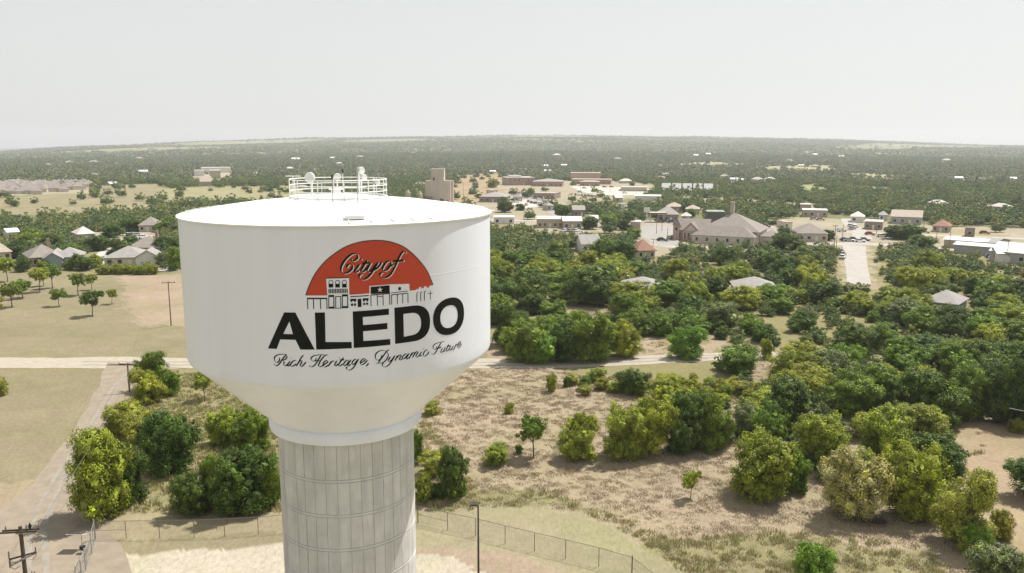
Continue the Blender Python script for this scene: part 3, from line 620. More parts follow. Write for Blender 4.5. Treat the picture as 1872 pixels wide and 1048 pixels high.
ART=[[(-1.757,30.428),(-0.749,30.416),(-0.752,30.344),(-1.76,30.356)],[(-1.757,30.428),(-1.714,30.428),(-1.721,29.843),(-1.765,29.843)],[(-1.462,30.427),(-1.419,30.426),(-1.426,29.841),(-1.469,29.842)],[(-1.111,30.423),(-1.068,30.422),(-1.074,29.837),(-1.117,29.838)],[(-0.799,30.418),(-0.757,30.417),(-0.762,29.831),(-0.805,29.832)],[(-0.774,31.441),(0.362,31.444),(0.361,31.4),(-0.776,31.397)],[(-0.658,31.13),(-0.433,31.13),(-0.439,30.937),(-0.664,30.938)],[(-0.653,31.258),(-0.626,31.258),(-0.631,31.118),(-0.658,31.118)],[(-0.456,31.254),(-0.429,31.253),(-0.433,31.113),(-0.46,31.114)],[(-0.653,31.25),(-0.605,31.309),(-0.477,31.315),(-0.428,31.261),(-0.46,31.246),(-0.497,31.283),(-0.582,31.281),(-0.627,31.238)],[(-0.328,31.122),(-0.104,31.12),(-0.11,30.928),(-0.335,30.93)],[(-0.324,31.251),(-0.297,31.25),(-0.302,31.11),(-0.329,31.11)],[(-0.127,31.245),(-0.099,31.244),(-0.104,31.104),(-0.131,31.105)],[(-0.324,31.243),(-0.276,31.301),(-0.148,31.306),(-0.099,31.252),(-0.131,31.237),(-0.168,31.274),(-0.254,31.273),(-0.298,31.23)],[(0.009,31.112),(0.234,31.109),(0.228,30.916),(0.002,30.919)],[(0.013,31.241),(0.04,31.24),(0.036,31.099),(0.008,31.1)],[(0.211,31.234),(0.238,31.233),(0.234,31.092),(0.207,31.093)],[(0.013,31.233),(0.061,31.291),(0.19,31.295),(0.239,31.241),(0.207,31.226),(0.169,31.263),(0.084,31.262),(0.04,31.22)],[(-0.679,30.866),(-0.628,30.865),(-0.628,30.636),(-0.679,30.637)],[(-0.597,30.866),(-0.547,30.865),(-0.547,30.635),(-0.597,30.636)],[(-0.516,30.866),(-0.465,30.864),(-0.465,30.635),(-0.516,30.636)],[(-0.434,30.865),(-0.384,30.864),(-0.384,30.634),(-0.434,30.636)],[(-0.353,30.865),(-0.302,30.863),(-0.302,30.634),(-0.353,30.635)],[(-0.271,30.864),(-0.221,30.863),(-0.221,30.633),(-0.271,30.634)],[(-0.19,30.863),(-0.139,30.862),(-0.139,30.632),(-0.19,30.634)],[(-0.108,30.862),(-0.058,30.861),(-0.058,30.631),(-0.108,30.633)],[(-0.027,30.861),(0.024,30.86),(0.024,30.63),(-0.026,30.632)],[(0.055,30.86),(0.106,30.858),(0.106,30.628),(0.055,30.63)],[(0.137,30.859),(0.187,30.857),(0.188,30.627),(0.137,30.629)],[(0.219,30.858),(0.269,30.856),(0.27,30.625),(0.219,30.628)],[(-0.69,30.556),(-0.406,30.558),(-0.41,30.449),(-0.693,30.448)],[(-0.693,30.456),(-0.654,30.455),(-0.676,29.849),(-0.715,29.85)],[(-0.445,30.449),(-0.398,30.448),(-0.418,29.862),(-0.465,29.864)],[(-0.699,29.951),(-0.415,29.949),(-0.419,29.848),(-0.703,29.85)],[(-0.35,30.487),(-0.058,30.487),(-0.06,30.446),(-0.351,30.447)],[(-0.351,30.455),(-0.312,30.454),(-0.333,29.859),(-0.371,29.861)],[(-0.099,30.447),(-0.06,30.445),(-0.079,29.871),(-0.118,29.872)],[(-0.417,29.882),(-0.02,29.877),(-0.021,29.844),(-0.419,29.85)],[(-0.017,30.565),(0.283,30.563),(0.28,30.454),(-0.02,30.456)],[(-0.02,30.456),(0.018,30.455),(-0.001,29.848),(-0.04,29.849)],[(0.241,30.446),(0.287,30.444),(0.269,29.857),(0.222,29.859)],[(-0.025,29.958),(0.28,29.952),(0.276,29.85),(-0.028,29.857)],[(0.389,30.452),(1.333,30.47),(1.332,30.421),(0.388,30.403)],[(0.393,30.318),(0.692,30.313),(0.688,30.203),(0.39,30.209)],[(0.413,30.216),(0.48,30.213),(0.478,30.152),(0.412,30.155)],[(0.578,30.208),(0.657,30.204),(0.655,30.151),(0.577,30.155)],[(0.417,30.073),(0.527,30.07),(0.523,29.949),(0.413,29.952)],[(0.566,30.074),(0.669,30.071),(0.665,29.949),(0.563,29.952)],[(0.758,30.3),(0.945,30.298),(0.94,29.871),(0.758,29.873)],[(1.017,30.315),(1.316,30.312),(1.313,30.202),(1.013,30.205)],[(1.034,30.216),(1.113,30.211),(1.111,30.138),(1.032,30.143)],[(1.213,30.214),(1.285,30.209),(1.283,30.136),(1.211,30.14)],[(1.038,30.081),(1.137,30.077),(1.134,29.963),(1.034,29.967)],[(1.182,30.081),(1.29,30.076),(1.287,29.966),(1.178,29.971)],[(1.434,30.485),(2.433,30.503),(2.431,30.454),(1.433,30.436)],[(1.413,30.454),(1.453,30.452),(1.453,29.871),(1.417,29.873)],[(1.745,30.444),(1.786,30.442),(1.787,29.867),(1.751,29.87)],[(2.046,30.443),(2.087,30.44),(2.089,29.873),(2.052,29.876)],[(2.403,30.498),(2.445,30.495),(2.447,29.884),(2.409,29.887)],[(1.784,30.372),(2.052,30.366),(2.051,30.333),(1.784,30.339)],[(2.911,30.753),(2.986,30.771),(3.055,30.749),(3.052,30.6),(2.907,30.604)],[(2.496,30.511),(3.453,30.535),(3.452,30.501),(2.496,30.478)],[(2.515,30.386),(2.558,30.415),(2.773,30.422),(2.824,30.393),(2.823,30.351),(2.763,30.381),(2.582,30.372),(2.547,30.334)],[(2.828,30.388),(2.872,30.417),(3.092,30.422),(3.144,30.393),(3.143,30.351),(3.082,30.382),(2.898,30.374),(2.862,30.335)],[(3.131,30.394),(3.176,30.423),(3.4,30.427),(3.454,30.396),(3.453,30.355),(3.39,30.386),(3.202,30.379),(3.165,30.341)],[(2.51,30.386),(2.549,30.383),(2.545,29.879),(2.507,29.883)],[(2.82,30.393),(2.859,30.39),(2.855,29.88),(2.816,29.884)],[(3.122,30.395),(3.162,30.391),(3.159,29.884),(3.119,29.888)],[(3.423,30.408),(3.463,30.404),(3.461,29.886),(3.42,29.891)],[(3.954,30.345),(4.06,30.41),(4.069,30.384),(3.996,30.324),(3.987,29.88),(3.944,29.884)],[(4.189,30.354),(4.297,30.418),(4.307,30.391),(4.232,30.332),(4.223,29.886),(4.179,29.891)],[(4.419,30.362),(4.53,30.426),(4.54,30.399),(4.464,30.34),(4.455,29.893),(4.41,29.898)],[(4.809,30.377),(4.845,30.373),(4.836,29.906),(4.8,29.91)],[(4.653,30.255),(4.973,30.243),(4.973,30.214),(4.652,30.225)]]
SALOON=[(1.433,30.884),(2.43,30.907),(2.433,30.504),(1.435,30.518)]
STAR=[(1.92,30.857),(1.951,30.75),(2.063,30.743),(1.971,30.685),(2.003,30.578),(1.915,30.649),(1.824,30.591),(1.861,30.693),(1.774,30.763),(1.884,30.755)]
SUN=[(-1.784,30.541),(-1.595,31.03),(-1.279,31.627),(-0.833,32.179),(-0.356,32.587),(0.196,32.931),(0.745,33.126),(1.259,33.215),(1.779,33.23),(2.311,33.169),(2.813,33.021),(3.288,32.789),(3.777,32.406),(4.287,31.868),(4.674,31.329),(4.981,30.662),(4.763,30.645),(4.761,30.569),(4.588,30.571),(4.59,30.656),(4.42,30.657),(4.419,30.573),(4.261,30.573),(4.263,30.649),(4.108,30.644),(4.106,30.564),(3.954,30.563),(3.953,30.522),(3.553,30.52),(3.538,30.888),(2.486,30.952),(1.374,30.937),(1.363,30.551),(0.353,30.534),(0.361,31.409),(-0.775,31.429),(-0.745,30.537)]
emblem = empty('emblem', (0, 0, 0)); emblem.parent = tower
arc = crom(SUN[:16], 5); sun_loop = arc + SUN[16:]
edge_out = [(x + (x - 1.6) * .018, y + (y - 29.8) * .018) for x, y in arc]
decal('sun_outline', [[edge_out + [(x, y) for x, y in arc[::-1]]]], mat('dark_outline_paint', (.10, .03, .02), .5, .1, 1), .006, emblem)
decal('red_sun', [[sun_loop]], M_red, .008, emblem)
for nm_, u0, u1 in (('drawn_arcade', -9, -.765), ('drawn_tall_front', -.765, .355), ('drawn_cottage', .355, 1.36), ('drawn_saloon_front', 1.36, 2.50), ('drawn_shopfront', 2.50, 3.62), ('drawn_wall_and_cross', 3.62, 9)):
    decal(nm_, [[a] for a in ART if u0 <= min(p[0] for p in a) < u1], M_black, .013, emblem)
decal('shopfront_sign', [[SALOON]], M_black, .014, emblem)
decal('star', [[STAR]], M_wpaint, .019, emblem)
pen('city_of_lettering_highlight', CITY, M_wpaint, .013, emblem, .035, .075, .062, -.035)
pen('city_of_lettering', CITY, M_black, .020, emblem, .035, .11)
LT = [('A', [[(-3.952, 27.73), (-2.971, 29.66), (-2.387, 29.66), (-1.478, 27.73), (-2.212, 27.73), (-2.44, 28.24), (-3.244, 28.24), (-3.468, 27.73)], [(-2.711, 29.199), (-3.07, 28.535), (-2.566, 28.535)]]),
      ('L', [[(-1.40, 27.73), (-1.40, 29.66), (-.895, 29.66), (-.92, 28.12), (.385, 28.07), (.39, 27.74)]]),
      ('E', [[(.49, 27.74), (.49, 29.66), (2.365, 29.68), (2.36, 29.36), (.99, 29.34), (.995, 28.92), (2.265, 28.93), (2.26, 28.61), (.99, 28.59), (.985, 28.08), (2.395, 28.06), (2.40, 27.75)]])]
def arcpts(cx, cy, rx, ry, a0, a1, n=20, e=1.0): return [(cx + rx * math.copysign(abs(math.cos(R(a0 + (a1 - a0) * k / n))) ** e, math.cos(R(a0 + (a1 - a0) * k / n))), cy + ry * math.copysign(abs(math.sin(R(a0 + (a1 - a0) * k / n))) ** e, math.sin(R(a0 + (a1 - a0) * k / n)))) for k in range(n + 1)]
LT.append(('D', [[(2.665, 27.765), (2.665, 29.70)] + arcpts(3.72, 28.735, 1.06, .965, 90, -90, 24, .85), [(3.16, 28.09), (3.16, 29.32)] + arcpts(3.60, 28.72, .60, .60, 84, -84, 20, .85)]))
LT.append(('O', [arcpts(6.215, 28.78, 1.235, 1.03, 0, 354, 59, .9), arcpts(6.17, 28.77, .69, .63, 0, 350, 35, .9)]))
name_p = empty('town_name_lettering', (0, 0, 0)); name_p.parent = tower
for k, lp in LT: decal('letter', [lp], M_black, .010, name_p)
slog = empty('slogan_lettering', (0, 0, 0)); slog.parent = tower
pen('script_words', RICH + DYN, M_black, .012, slog, .018, .068)

# ------------------------------------------------------------------ fences, gate, poles, small things near the tower
def chain_mat():
    m, nt, b = newmat('chain_link_wire')
    b.inputs['Base Color'].default_value = (.34, .34, .33, 1); b.inputs['Roughness'].default_value = .5; b.inputs['Metallic'].default_value = .4
    tc = N(nt, 'ShaderNodeTexCoord'); sp = N(nt, 'ShaderNodeSeparateXYZ'); L(nt, tc.outputs['UV'], sp.inputs[0])
    outs = []
    for sg in (1, -1):
        a = N(nt, 'ShaderNodeMath', operation='MULTIPLY_ADD'); L(nt, sp.outputs[1], a.inputs[0]); a.inputs[1].default_value = sg; L(nt, sp.outputs[0], a.inputs[2])
        s = N(nt, 'ShaderNodeMath', operation='MULTIPLY'); L(nt, a.outputs[0], s.inputs[0]); s.inputs[1].default_value = 12
        f = N(nt, 'ShaderNodeMath', operation='FRACT'); L(nt, s.outputs[0], f.inputs[0])
        g = N(nt, 'ShaderNodeMath', operation='LESS_THAN'); L(nt, f.outputs[0], g.inputs[0]); g.inputs[1].default_value = .075; outs.append(g)
    mx = N(nt, 'ShaderNodeMath', operation='MAXIMUM'); L(nt, outs[0].outputs[0], mx.inputs[0]); L(nt, outs[1].outputs[0], mx.inputs[1])
    L(nt, mx.outputs[0], b.inputs['Alpha']); return m
M_chain = chain_mat()
def wire_panel(p, q, z0, z1, parent):
    p, q = Vector(p), Vector(q); l_ = (q - p).length
    me = bpy.data.meshes.new('chain_link'); me.from_pydata([(p.x, p.y, z0), (q.x, q.y, z0), (q.x, q.y, z1), (p.x, p.y, z1)], [], [(0, 1, 2, 3)])
    uv = me.uv_layers.new(name='UVMap')
    for i, c in enumerate(((0, 0), (l_, 0), (l_, z1 - z0), (0, z1 - z0))): uv.data[i].uv = c
    me.materials.append(M_chain); o = bpy.data.objects.new('chain_link', me); COL.objects.link(o); o.parent = parent; return o
M_post = mat('fence_post_steel', (.17, .15, .13), .6, .25, 4, metal=.2)
def fence(pxs, label, h=1.85, ends=(0,), mid_rail=False, grp='chain link fences round the tower compound'):
    P = [G(*p) for p in pxs]; o0 = P[0]
    t = empty('chain_link_fence', o0); tag(t, label, 'fence', grp)
    loc = [(p[0] - o0[0], p[1] - o0[1]) for p in P]
    for i, (x, y) in enumerate(loc):
        r_ = .055 if i in ends or i == len(loc) - 1 else .034
        MB().tube([(x, y, -.05), (x, y, h + (.12 if r_ > .05 else .02))], r_, M_post, 6).build('fence_post', t)
    MB().tube([(x, y, h) for x, y in loc], .026, M_post, 5).build('top_rail', t)
    if mid_rail: MB().tube([(x, y, h * .5) for x, y in loc[:2]], .022, M_post, 5).build('brace_rail', t)
    for a, b_ in zip(loc[:-1], loc[1:]): wire_panel(a, b_, .04, h - .03, t)
    return t
fence([(174.6, 986), (231, 985), (292, 984), (355, 983.2), (411, 981), (472.5, 977.5), (530, 972), (590, 968)], 'chain link fence running left from behind the concrete column', mid_rail=True)
fence([(764, 956), (818.4, 968.8), (869.5, 980), (923.4, 993.7), (977, 1007), (1034, 1020.6), (1094.5, 1036), (1155, 1054)], 'chain link fence slanting right past the floodlight pole', mid_rail=True)
fence([(1155, 1054), (1200, 1090), (1250, 1132)], 'short end of chain link fence leaving at the bottom edge', mid_rail=True)
fence([(590, 968), (680, 960), (764, 956)], 'chain link fence section hidden behind the concrete column')
def gate_leaf(p, q, label):
    a, b_ = G(*p), G(*q); t = empty('swing_gate', a); tag(t, label, 'gate', 'leaves of the chain link drive gate')
    v = Vector(b_) - Vector(a); h = 1.9; m_ = v * .5
    fr = MB()
    fr.tube([(0, 0, .1), (0, 0, h), (v.x, v.y, h), (v.x, v.y, .1), (0, 0, .1)], .03, M_galv, 6)
    fr.tube([(m_.x, m_.y, .1), (m_.x, m_.y, h)], .025, M_galv, 6); fr.tube([(0, 0, 1.0), (v.x, v.y, 1.0)], .022, M_galv, 5)
    fr.build('gate_frame', t); wire_panel((0, 0), (v.x, v.y), .12, h - .02, t)
    MB().tube([(0, 0, -.05), (0, 0, h + .3)], .06, M_galv, 8).build('hinge_post', t)
gate_leaf((174, 988), (168, 1012), 'upper leaf of the open drive gate by the fence corner')
gate_leaf((168, 1014), (150, 1062), 'lower leaf of the open drive gate at the bottom edge')
gate_leaf((157, 1044), (140, 1072), 'narrow gate panel left of the drive gate')
# solar panel on a stake and the gate opener box
P = G(151, 1006); t = empty('solar_panel', P); tag(t, 'small framed solar panel on a stake beside the gate', 'solar panel')
MB().tube([(0, 0, 0), (0, 0, 1.5)], .03, M_galv, 6).build('post', t)
tilt = Matrix.Rotation(R(-22), 3, 'X')
MB().box((-.5, .1, 1.58), (1.55, 1.0, .04), M_trim, 0, tilt).build('frame', t)
MB().box((-.5, .09, 1.615), (1.25, .78, .03), M_panel, 0, tilt).build('cells', t)
P = G(152, 1012); t = empty('gate_opener', P); tag(t, 'small black gate opener box beneath the solar panel', 'box')
MB().box((0, 0, .55), (.45, .3, .35), M_dark).box((0, 0, .74), (.5, .35, .04), M_dark).build('housing', t)
b = MB(); b.tube([(-.6, 0, .34), (.6, 0, .36)], .025, M_galv, 6); b.tube([(-.45, 0, 0), (-.45, 0, .35)], .025, M_galv, 6); b.tube([(.45, 0, 0), (.45, 0, .35)], .025, M_galv, 6); b.build('stand', t)
# floodlight pole
P = atz(874, 925, 9.3); t = empty('floodlight_pole', (P[0], P[1], 0)); tag(t, 'thin dark pole with one square floodlight, right of the column', 'light pole')
MB().tube([(0, 0, 0), (0, 0, 5), (0, 0, 9.35)], [.11, .085, .06], M_dark, 8).build('pole', t)
b = MB(); b.box((-.32, .02, 9.42), (.62, .42, .13), M_dark); b.box((-.32, .02, 9.345), (.5, .32, .025), M_trim); b.build('floodlight', t)
MB().box((.10, 0, 6.6), (.10, .12, .22), M_galv).build('photocell', t)
M_trunkpale = mat('bleached_wood', (.16, .135, .115), .9, .3, 6)
# the near utility pole with its hardware
P = atz(37, 966, 11.2); t = empty('utility_pole', (P[0], P[1], 0)); tag(t, 'near dark utility pole with two crossarms and transformers, bottom left', 'utility pole')
MB().tube([(0, 0, 0), (.03, 0, 6), (0, 0, 11.35)], [.19, .16, .125], M_wood, 12).build('pole', t)
ya = R(8)
b = MB()
for s_ in (-.17, .17): b.box((-s_ * math.sin(ya) - .05, s_ * math.cos(ya), 11.0), (2.45, .10, .12), M_wood, ya)
b.build('top_crossarm', t)
b = MB(); b.box((0, 0, 10.9), (.5, .5, .05), M_galv, ya)
b.tube([(.5, .2, 11.0), (.03, 0, 10.4)], .02, M_galv, 5); b.tube([(-.5, .2, 11.0), (-.03, 0, 10.4)], .02, M_galv, 5); b.build('crossarm_brace', t)
yb = R(70)
b = MB(); b.box((.12, -.12, 8.95), (2.0, .1, .12), M_trunkpale, yb); b.build('lower_crossarm', t)
b = MB(); b.box((-.1, .1, 9.05), (1.7, .1, .11), M_wood, yb - R(30)); b.build('lower_crossarm', t)
for x, z, yy in ((-.95, 11.1, 0), (.35, 11.1, 0.1), (1.15, 11.1, .15)):
    MB().lathe([(0.001, .34), (.03, .33), (.03, .26), (.075, .24), (.035, .2), (.075, .16), (.04, .12), (.08, .07), (.03, .03), (.03, 0)], M_ins, 10, (x, yy + x * math.tan(ya), z)).build('insulator', t, smooth=True)
for k, (x, y, z) in enumerate(((-.5, -.8, 8.9), (-.75, -.35, 8.75), (-.95, -.1, 9.2), (.4, .85, 9.05))):
    b = MB(); b.tube([(x, y, z + .28), (x, y, z - .28)], [.05, .045], M_ins, 8); b.tube([(x * .5, y * .5, z), (x, y, z)], .022, M_galv, 5); b.tube([(x, y, z - .28), (x * .7, y * .7, z - .55), (x * .25, y * .3, z - .4)], .014, M_dark, 5); b.build('fuse_cutout', t)
for k, (x, y, m_) in enumerate(((-.5, -.1, M_blueg), (.52, .1, M_galv))):
    tr = MB().lathe([(.001, .0), (.24, .02), (.27, .08), (.27, .82), (.29, .84), (.29, .88), (.2, .96), (.001, .98)], m_, 20, (x, y, 6.55)).build('transformer', t, smooth=True)
    for dx in (-.1, .1):
        MB().lathe([(.001, .4), (.03, .38), (.055, .3), (.03, .24), (.055, .18), (.035, 0)], M_ins, 8, (x + dx, y, 7.48)).build('bushing', tr)
b = MB(); b.box((0, 0, 7.0), (.9, .08, .1), M_galv, .2); b.build('transformer_bracket', t)
NEARPOLE = np.array([P[0], P[1], 0])
# black bird on the crossarm: one continuous body
bt = empty('bird', (P[0] + .62, P[1] + .12, 11.06), R(-60)); tag(bt, 'black bird perched upright on the near utility pole crossarm', 'bird')
sp = [((-.30, 0, -.12), .012, .05), ((-.20, 0, .0), .03, .06), ((-.10, 0, .12), .085, .08), ((-.02, 0, .22), .105, .095), ((.05, 0, .34), .095, .085), ((.09, 0, .44), .06, .055), ((.12, 0, .50), .052, .05), ((.17, 0, .53), .045, .042), ((.22, 0, .52), .018, .018), ((.27, 0, .50), .004, .004)]
b = MB(); vs_ = []; n_ = 12
for i, (c, ra, rb_) in enumerate(sp):
    c = Vector(c); tt = (Vector(sp[min(i + 1, len(sp) - 1)][0]) - Vector(sp[max(i - 1, 0)][0])).normalized(); u_ = Vector((0, 1, 0)); w_ = tt.cross(u_)
    for k in range(n_): q = 2 * math.pi * k / n_; vs_.append(c + u_ * math.cos(q) * rb_ + w_ * math.sin(q) * ra)
b.add(vs_, [(i * n_ + k, i * n_ + (k + 1) % n_, (i + 1) * n_ + (k + 1) % n_, (i + 1) * n_ + k) for i in range(len(sp) - 1) for k in range(n_)] + [tuple(range(n_)), tuple(range((len(sp) - 1) * n_, len(sp) * n_))], M_bird)
b.build('body', bt, smooth=True)
for s_ in (-1, 1):
    MB().add([(.06, s_ * .085, .36), (.0, s_ * .11, .30), (-.20, s_ * .07, .0), (-.27, s_ * .035, -.06), (-.08, s_ * .09, .12), (.05, s_ * .10, .24), (-.05, s_ * .125, .22)], [(0, 1, 6, 5), (1, 2, 4, 6), (2, 3, 4), (6, 4, 5)], M_bird).build('wing', bt)
    MB().tube([(.0, s_ * .04, .12), (.01, s_ * .045, 0)], .01, M_dark, 5).tube([(-.03, s_ * .045, .005), (.07, s_ * .045, .005)], .008, M_dark, 4).build('leg', bt)

def tpole(px, ytop, ybase, label, arm=2.6, m=None, yaw=0.0, r0=.15, extra=None, cat='utility pole', group=None):
    P = G(px, ybase); h = (ybase - ytop) / (ppm(P) * cosv(P)); t = empty('utility_pole', P); tag(t, label, cat, group)
    # solve height along the true vertical so that the top lands right
    lo, hi = 1, 40
    for _ in range(30):
        mdl = (lo + hi) / 2
        if proj((P[0], P[1], P[2] + mdl))[1] > ytop: lo = mdl
        else: hi = mdl
    h = lo; MB().tube([(0, 0, -.1), (0, 0, h * .5), (0, 0, h)], [r0, r0 * .85, r0 * .7], m or M_woodp, 8).build('pole', t)
    if arm:
        b = MB(); b.box((0, .12, h - .25), (arm, .12, .13), m or M_woodp, yaw); b.build('crossarm', t)
        for x in (-arm / 2 + .1, arm / 2 - .1, .25): MB().tube([(x * math.cos(yaw), .12 + x * math.sin(yaw), h - .2), (x * math.cos(yaw), .12 + x * math.sin(yaw), h + .05)], .05, M_ins, 6).build('insulator', t)
    return t, np.array([P[0], P[1], P[2] + h])
t1, top1 = tpole(237, 663, 717, 'wooden T-shaped utility pole beside the gravel road junction', 2.9)
t2, top2 = tpole(313, 515, 596, 'tall thin T-shaped utility pole alone in the bare field', 2.7, yaw=.15)
def cable(a, b_, sag, label, r_=.012):
    a, b_ = np.array(a), np.array(b_); pts = []
    for k in range(25):
        s = k / 24; p = a * (1 - s) + b_ * s; pts.append((p[0] - a[0], p[1] - a[1], p[2] - a[2] - sag * 4 * s * (1 - s)))
    o = MB().tube(pts, r_, M_wire, 5).build('power_cable'); o.location = tuple(a); return tag(o, label, 'cable', 'cables strung from the near utility pole')
for dx, lb in ((-1.2, 'left power cable from the near pole to the junction pole'), (.0, 'middle power cable from the near pole to the junction pole'), (1.2, 'right power cable from the near pole to the junction pole')):
    cable(NEARPOLE + np.array([dx, dx * .14, 11.35]), top1 + np.array([dx, .12, .05]), .9, lb)
for dx, lb in ((-1.1, 'left power cable between the junction pole and field pole'), (1.1, 'right power cable between the junction pole and field pole')):
    cable(top1 + np.array([dx, .12, .05]), top2 + np.array([dx, .12, .05]), 1.2, lb)
M_bark0 = mat('rusty_steel', (.17, .12, .09), .8, .3, 5)
# round stock tank, pipe frame
P = G(1601, 957); t = empty('stock_tank', P); tag(t, 'low round metal tank in the shade under the pale tree', 'tank')
MB().lathe([(.98, 0), (1.0, .02), (1.0, .30), (1.04, .32), (1.04, .35), (.98, .35), (.96, .30), (.96, .06), (.001, .05)], M_bark0, 32).build('tank_wall', t, smooth=True)
MB().lathe([(.955, .18), (.001, .18)], M_dark, 32).build('water', t)
P = G(1845, 790); t = empty('pipe_frame', P); tag(t, 'white pipe on a dark post at the right edge', 'pipe frame')
MB().tube([(0, 0, 0), (.05, 0, 3.1)], .06, M_dark, 6).build('post', t)
MB().tube([(-.3, 0, 3.35), (5.2, -1.2, 2.5)], .06, M_trim, 6).build('pipe', t)
MB().tube([(4.9, -1.1, 0), (4.9, -1.1, 2.5)], .05, M_dark, 6).build('post', t)

# ------------------------------------------------------------------ buildings
WALLC = {'tan': (.40, .33, .25), 'brick': (.36, .25, .20), 'white': (.66, .64, .60), 'grey': (.34, .34, .34), 'bluegrey': (.27, .30, .33), 'green': (.07, .085, .07), 'cream': (.55, .49, .40), 'pink': (.42, .31, .26), 'brown': (.27, .21, .165), 'stone': (.45, .40, .33)}
ROOFC = {'brown': (.225, .195, .175), 'grey': (.27, .255, .245), 'pale': (.50, .47, .43), 'white': (.62, .61, .59), 'redbrown': (.25, .13, .095), 'dark': (.13, .12, .115), 'tan': (.36, .30, .25), 'metal': (.30, .295, .285), 'greenish': (.50, .53, .47)}
MW = {k: mat('wall_' + k, c, .85, .10, .8, stretch=(1, 1, 3)) for k, c in WALLC.items()}
MR = {k: mat('roofing_' + k, c, .85 if k not in ('white', 'metal', 'greenish') else .45, .16, .7) for k, c in ROOFC.items()}
def roof_mesh(w, d, z, h, kind, m, over=.45, m_g=None, ridge='x'):
    """gable, hip or flat roof over a w x d plan (ridge along x), with thickness at the eaves"""
    b = MB(); W2, D2 = w / 2 + over, d / 2 + over; t = .16
    if kind == 'flat':
        b.box((0, 0, z + .12), (w + .3, d + .3, .24), m); b.box((0, 0, z + .27), (w - .3, d - .3, .05), m); return b
    ins = D2 * .95 if kind == 'hip' else 0
    if ridge == 'y': W2, D2 = D2, W2; ins = D2 * .95 if kind == 'hip' else 0
    ins = min(ins, W2 * .98)
    v = [(-W2, -D2, z), (W2, -D2, z), (W2, D2, z), (-W2, D2, z), (-W2 + ins, 0, z + h), (W2 - ins, 0, z + h)]
    v += [(x, y, z_ - t) for x, y, z_ in v]
    if ridge == 'y': v = [(-y, x, z_) for x, y, z_ in v]
    f = [(0, 1, 5, 4), (2, 3, 4, 5), (1, 2, 5), (3, 0, 4), (0, 6, 7, 1), (1, 7, 8, 2), (2, 8, 9, 3), (3, 9, 6, 0), (6, 10, 11, 7), (8, 11, 10, 9), (7, 11, 8), (9, 10, 6)]
    if kind == 'gable':
        f = [(0, 1, 5, 4), (2, 3, 4, 5), (0, 6, 7, 1), (2, 8, 9, 3), (6, 10, 11, 7), (8, 11, 10, 9), (1, 7, 11, 5), (5, 11, 8, 2), (3, 9, 10, 4), (4, 10, 6, 0)]
    return b.add(v, f, m)
def wall_mesh(w, d, h, m, gable=0.0, ridge='x'):
    b = MB(); b.box((0, 0, h / 2 - .1), (w, d, h + .2), m)
    if gable:
        if ridge == 'x':
            for s_ in (-1, 1):
                x = s_ * (w / 2 - .12); b.add([(x - .12, -d / 2, h), (x - .12, d / 2, h), (x - .12, 0, h + gable), (x + .12, -d / 2, h), (x + .12, d / 2, h), (x + .12, 0, h + gable)], [(0, 1, 2), (3, 5, 4), (0, 3, 4, 1), (1, 4, 5, 2), (2, 5, 3, 0)], m)
        else:
            for s_ in (-1, 1):
                y = s_ * (d / 2 - .12); b.add([(-w / 2, y - .12, h), (w / 2, y - .12, h), (0, y - .12, h + gable), (-w / 2, y + .12, h), (w / 2, y + .12, h), (0, y + .12, h + gable)], [(0, 1, 2), (3, 5, 4), (0, 3, 4, 1), (1, 4, 5, 2), (2, 5, 3, 0)], m)
    return b
def window(parent, x, y, z, w, h, face=0):
    """face: 0 front(-y) 1 right(+x) 2 left(-x); frame ring proud of the wall, pane inside"""
    a = {0: 0, 1: math.pi / 2, 2: -math.pi / 2}[face]; b = MB(); ca, sa = math.cos(a), math.sin(a)
    def P_(u, out, zz): return (x + u * ca + out * sa, y + u * sa - out * ca, zz)
    for (u0, u1, z0, z1) in ((-w / 2 - .07, w / 2 + .07, z + h / 2, z + h / 2 + .08), (-w / 2 - .07, w / 2 + .07, z - h / 2 - .08, z - h / 2), (-w / 2 - .07, -w / 2, z - h / 2, z + h / 2), (w / 2, w / 2 + .07, z - h / 2, z + h / 2)):
        vs_ = [P_(u, o_, zz) for u in (u0, u1) for o_ in (0, .06) for zz in (z0, z1)]
        b.add(vs_, [(0, 1, 3, 2), (4, 6, 7, 5), (0, 4, 5, 1), (2, 3, 7, 6), (0, 2, 6, 4), (1, 5, 7, 3)], M_trim)
    fr = b.build('window', parent)
    MB().add([P_(-w / 2, .02, z - h / 2), P_(w / 2, .02, z - h / 2), P_(w / 2, .02, z + h / 2), P_(-w / 2, .02, z + h / 2)], [(0, 1, 2, 3)], M_glass).build('pane', fr)
BRECT = []
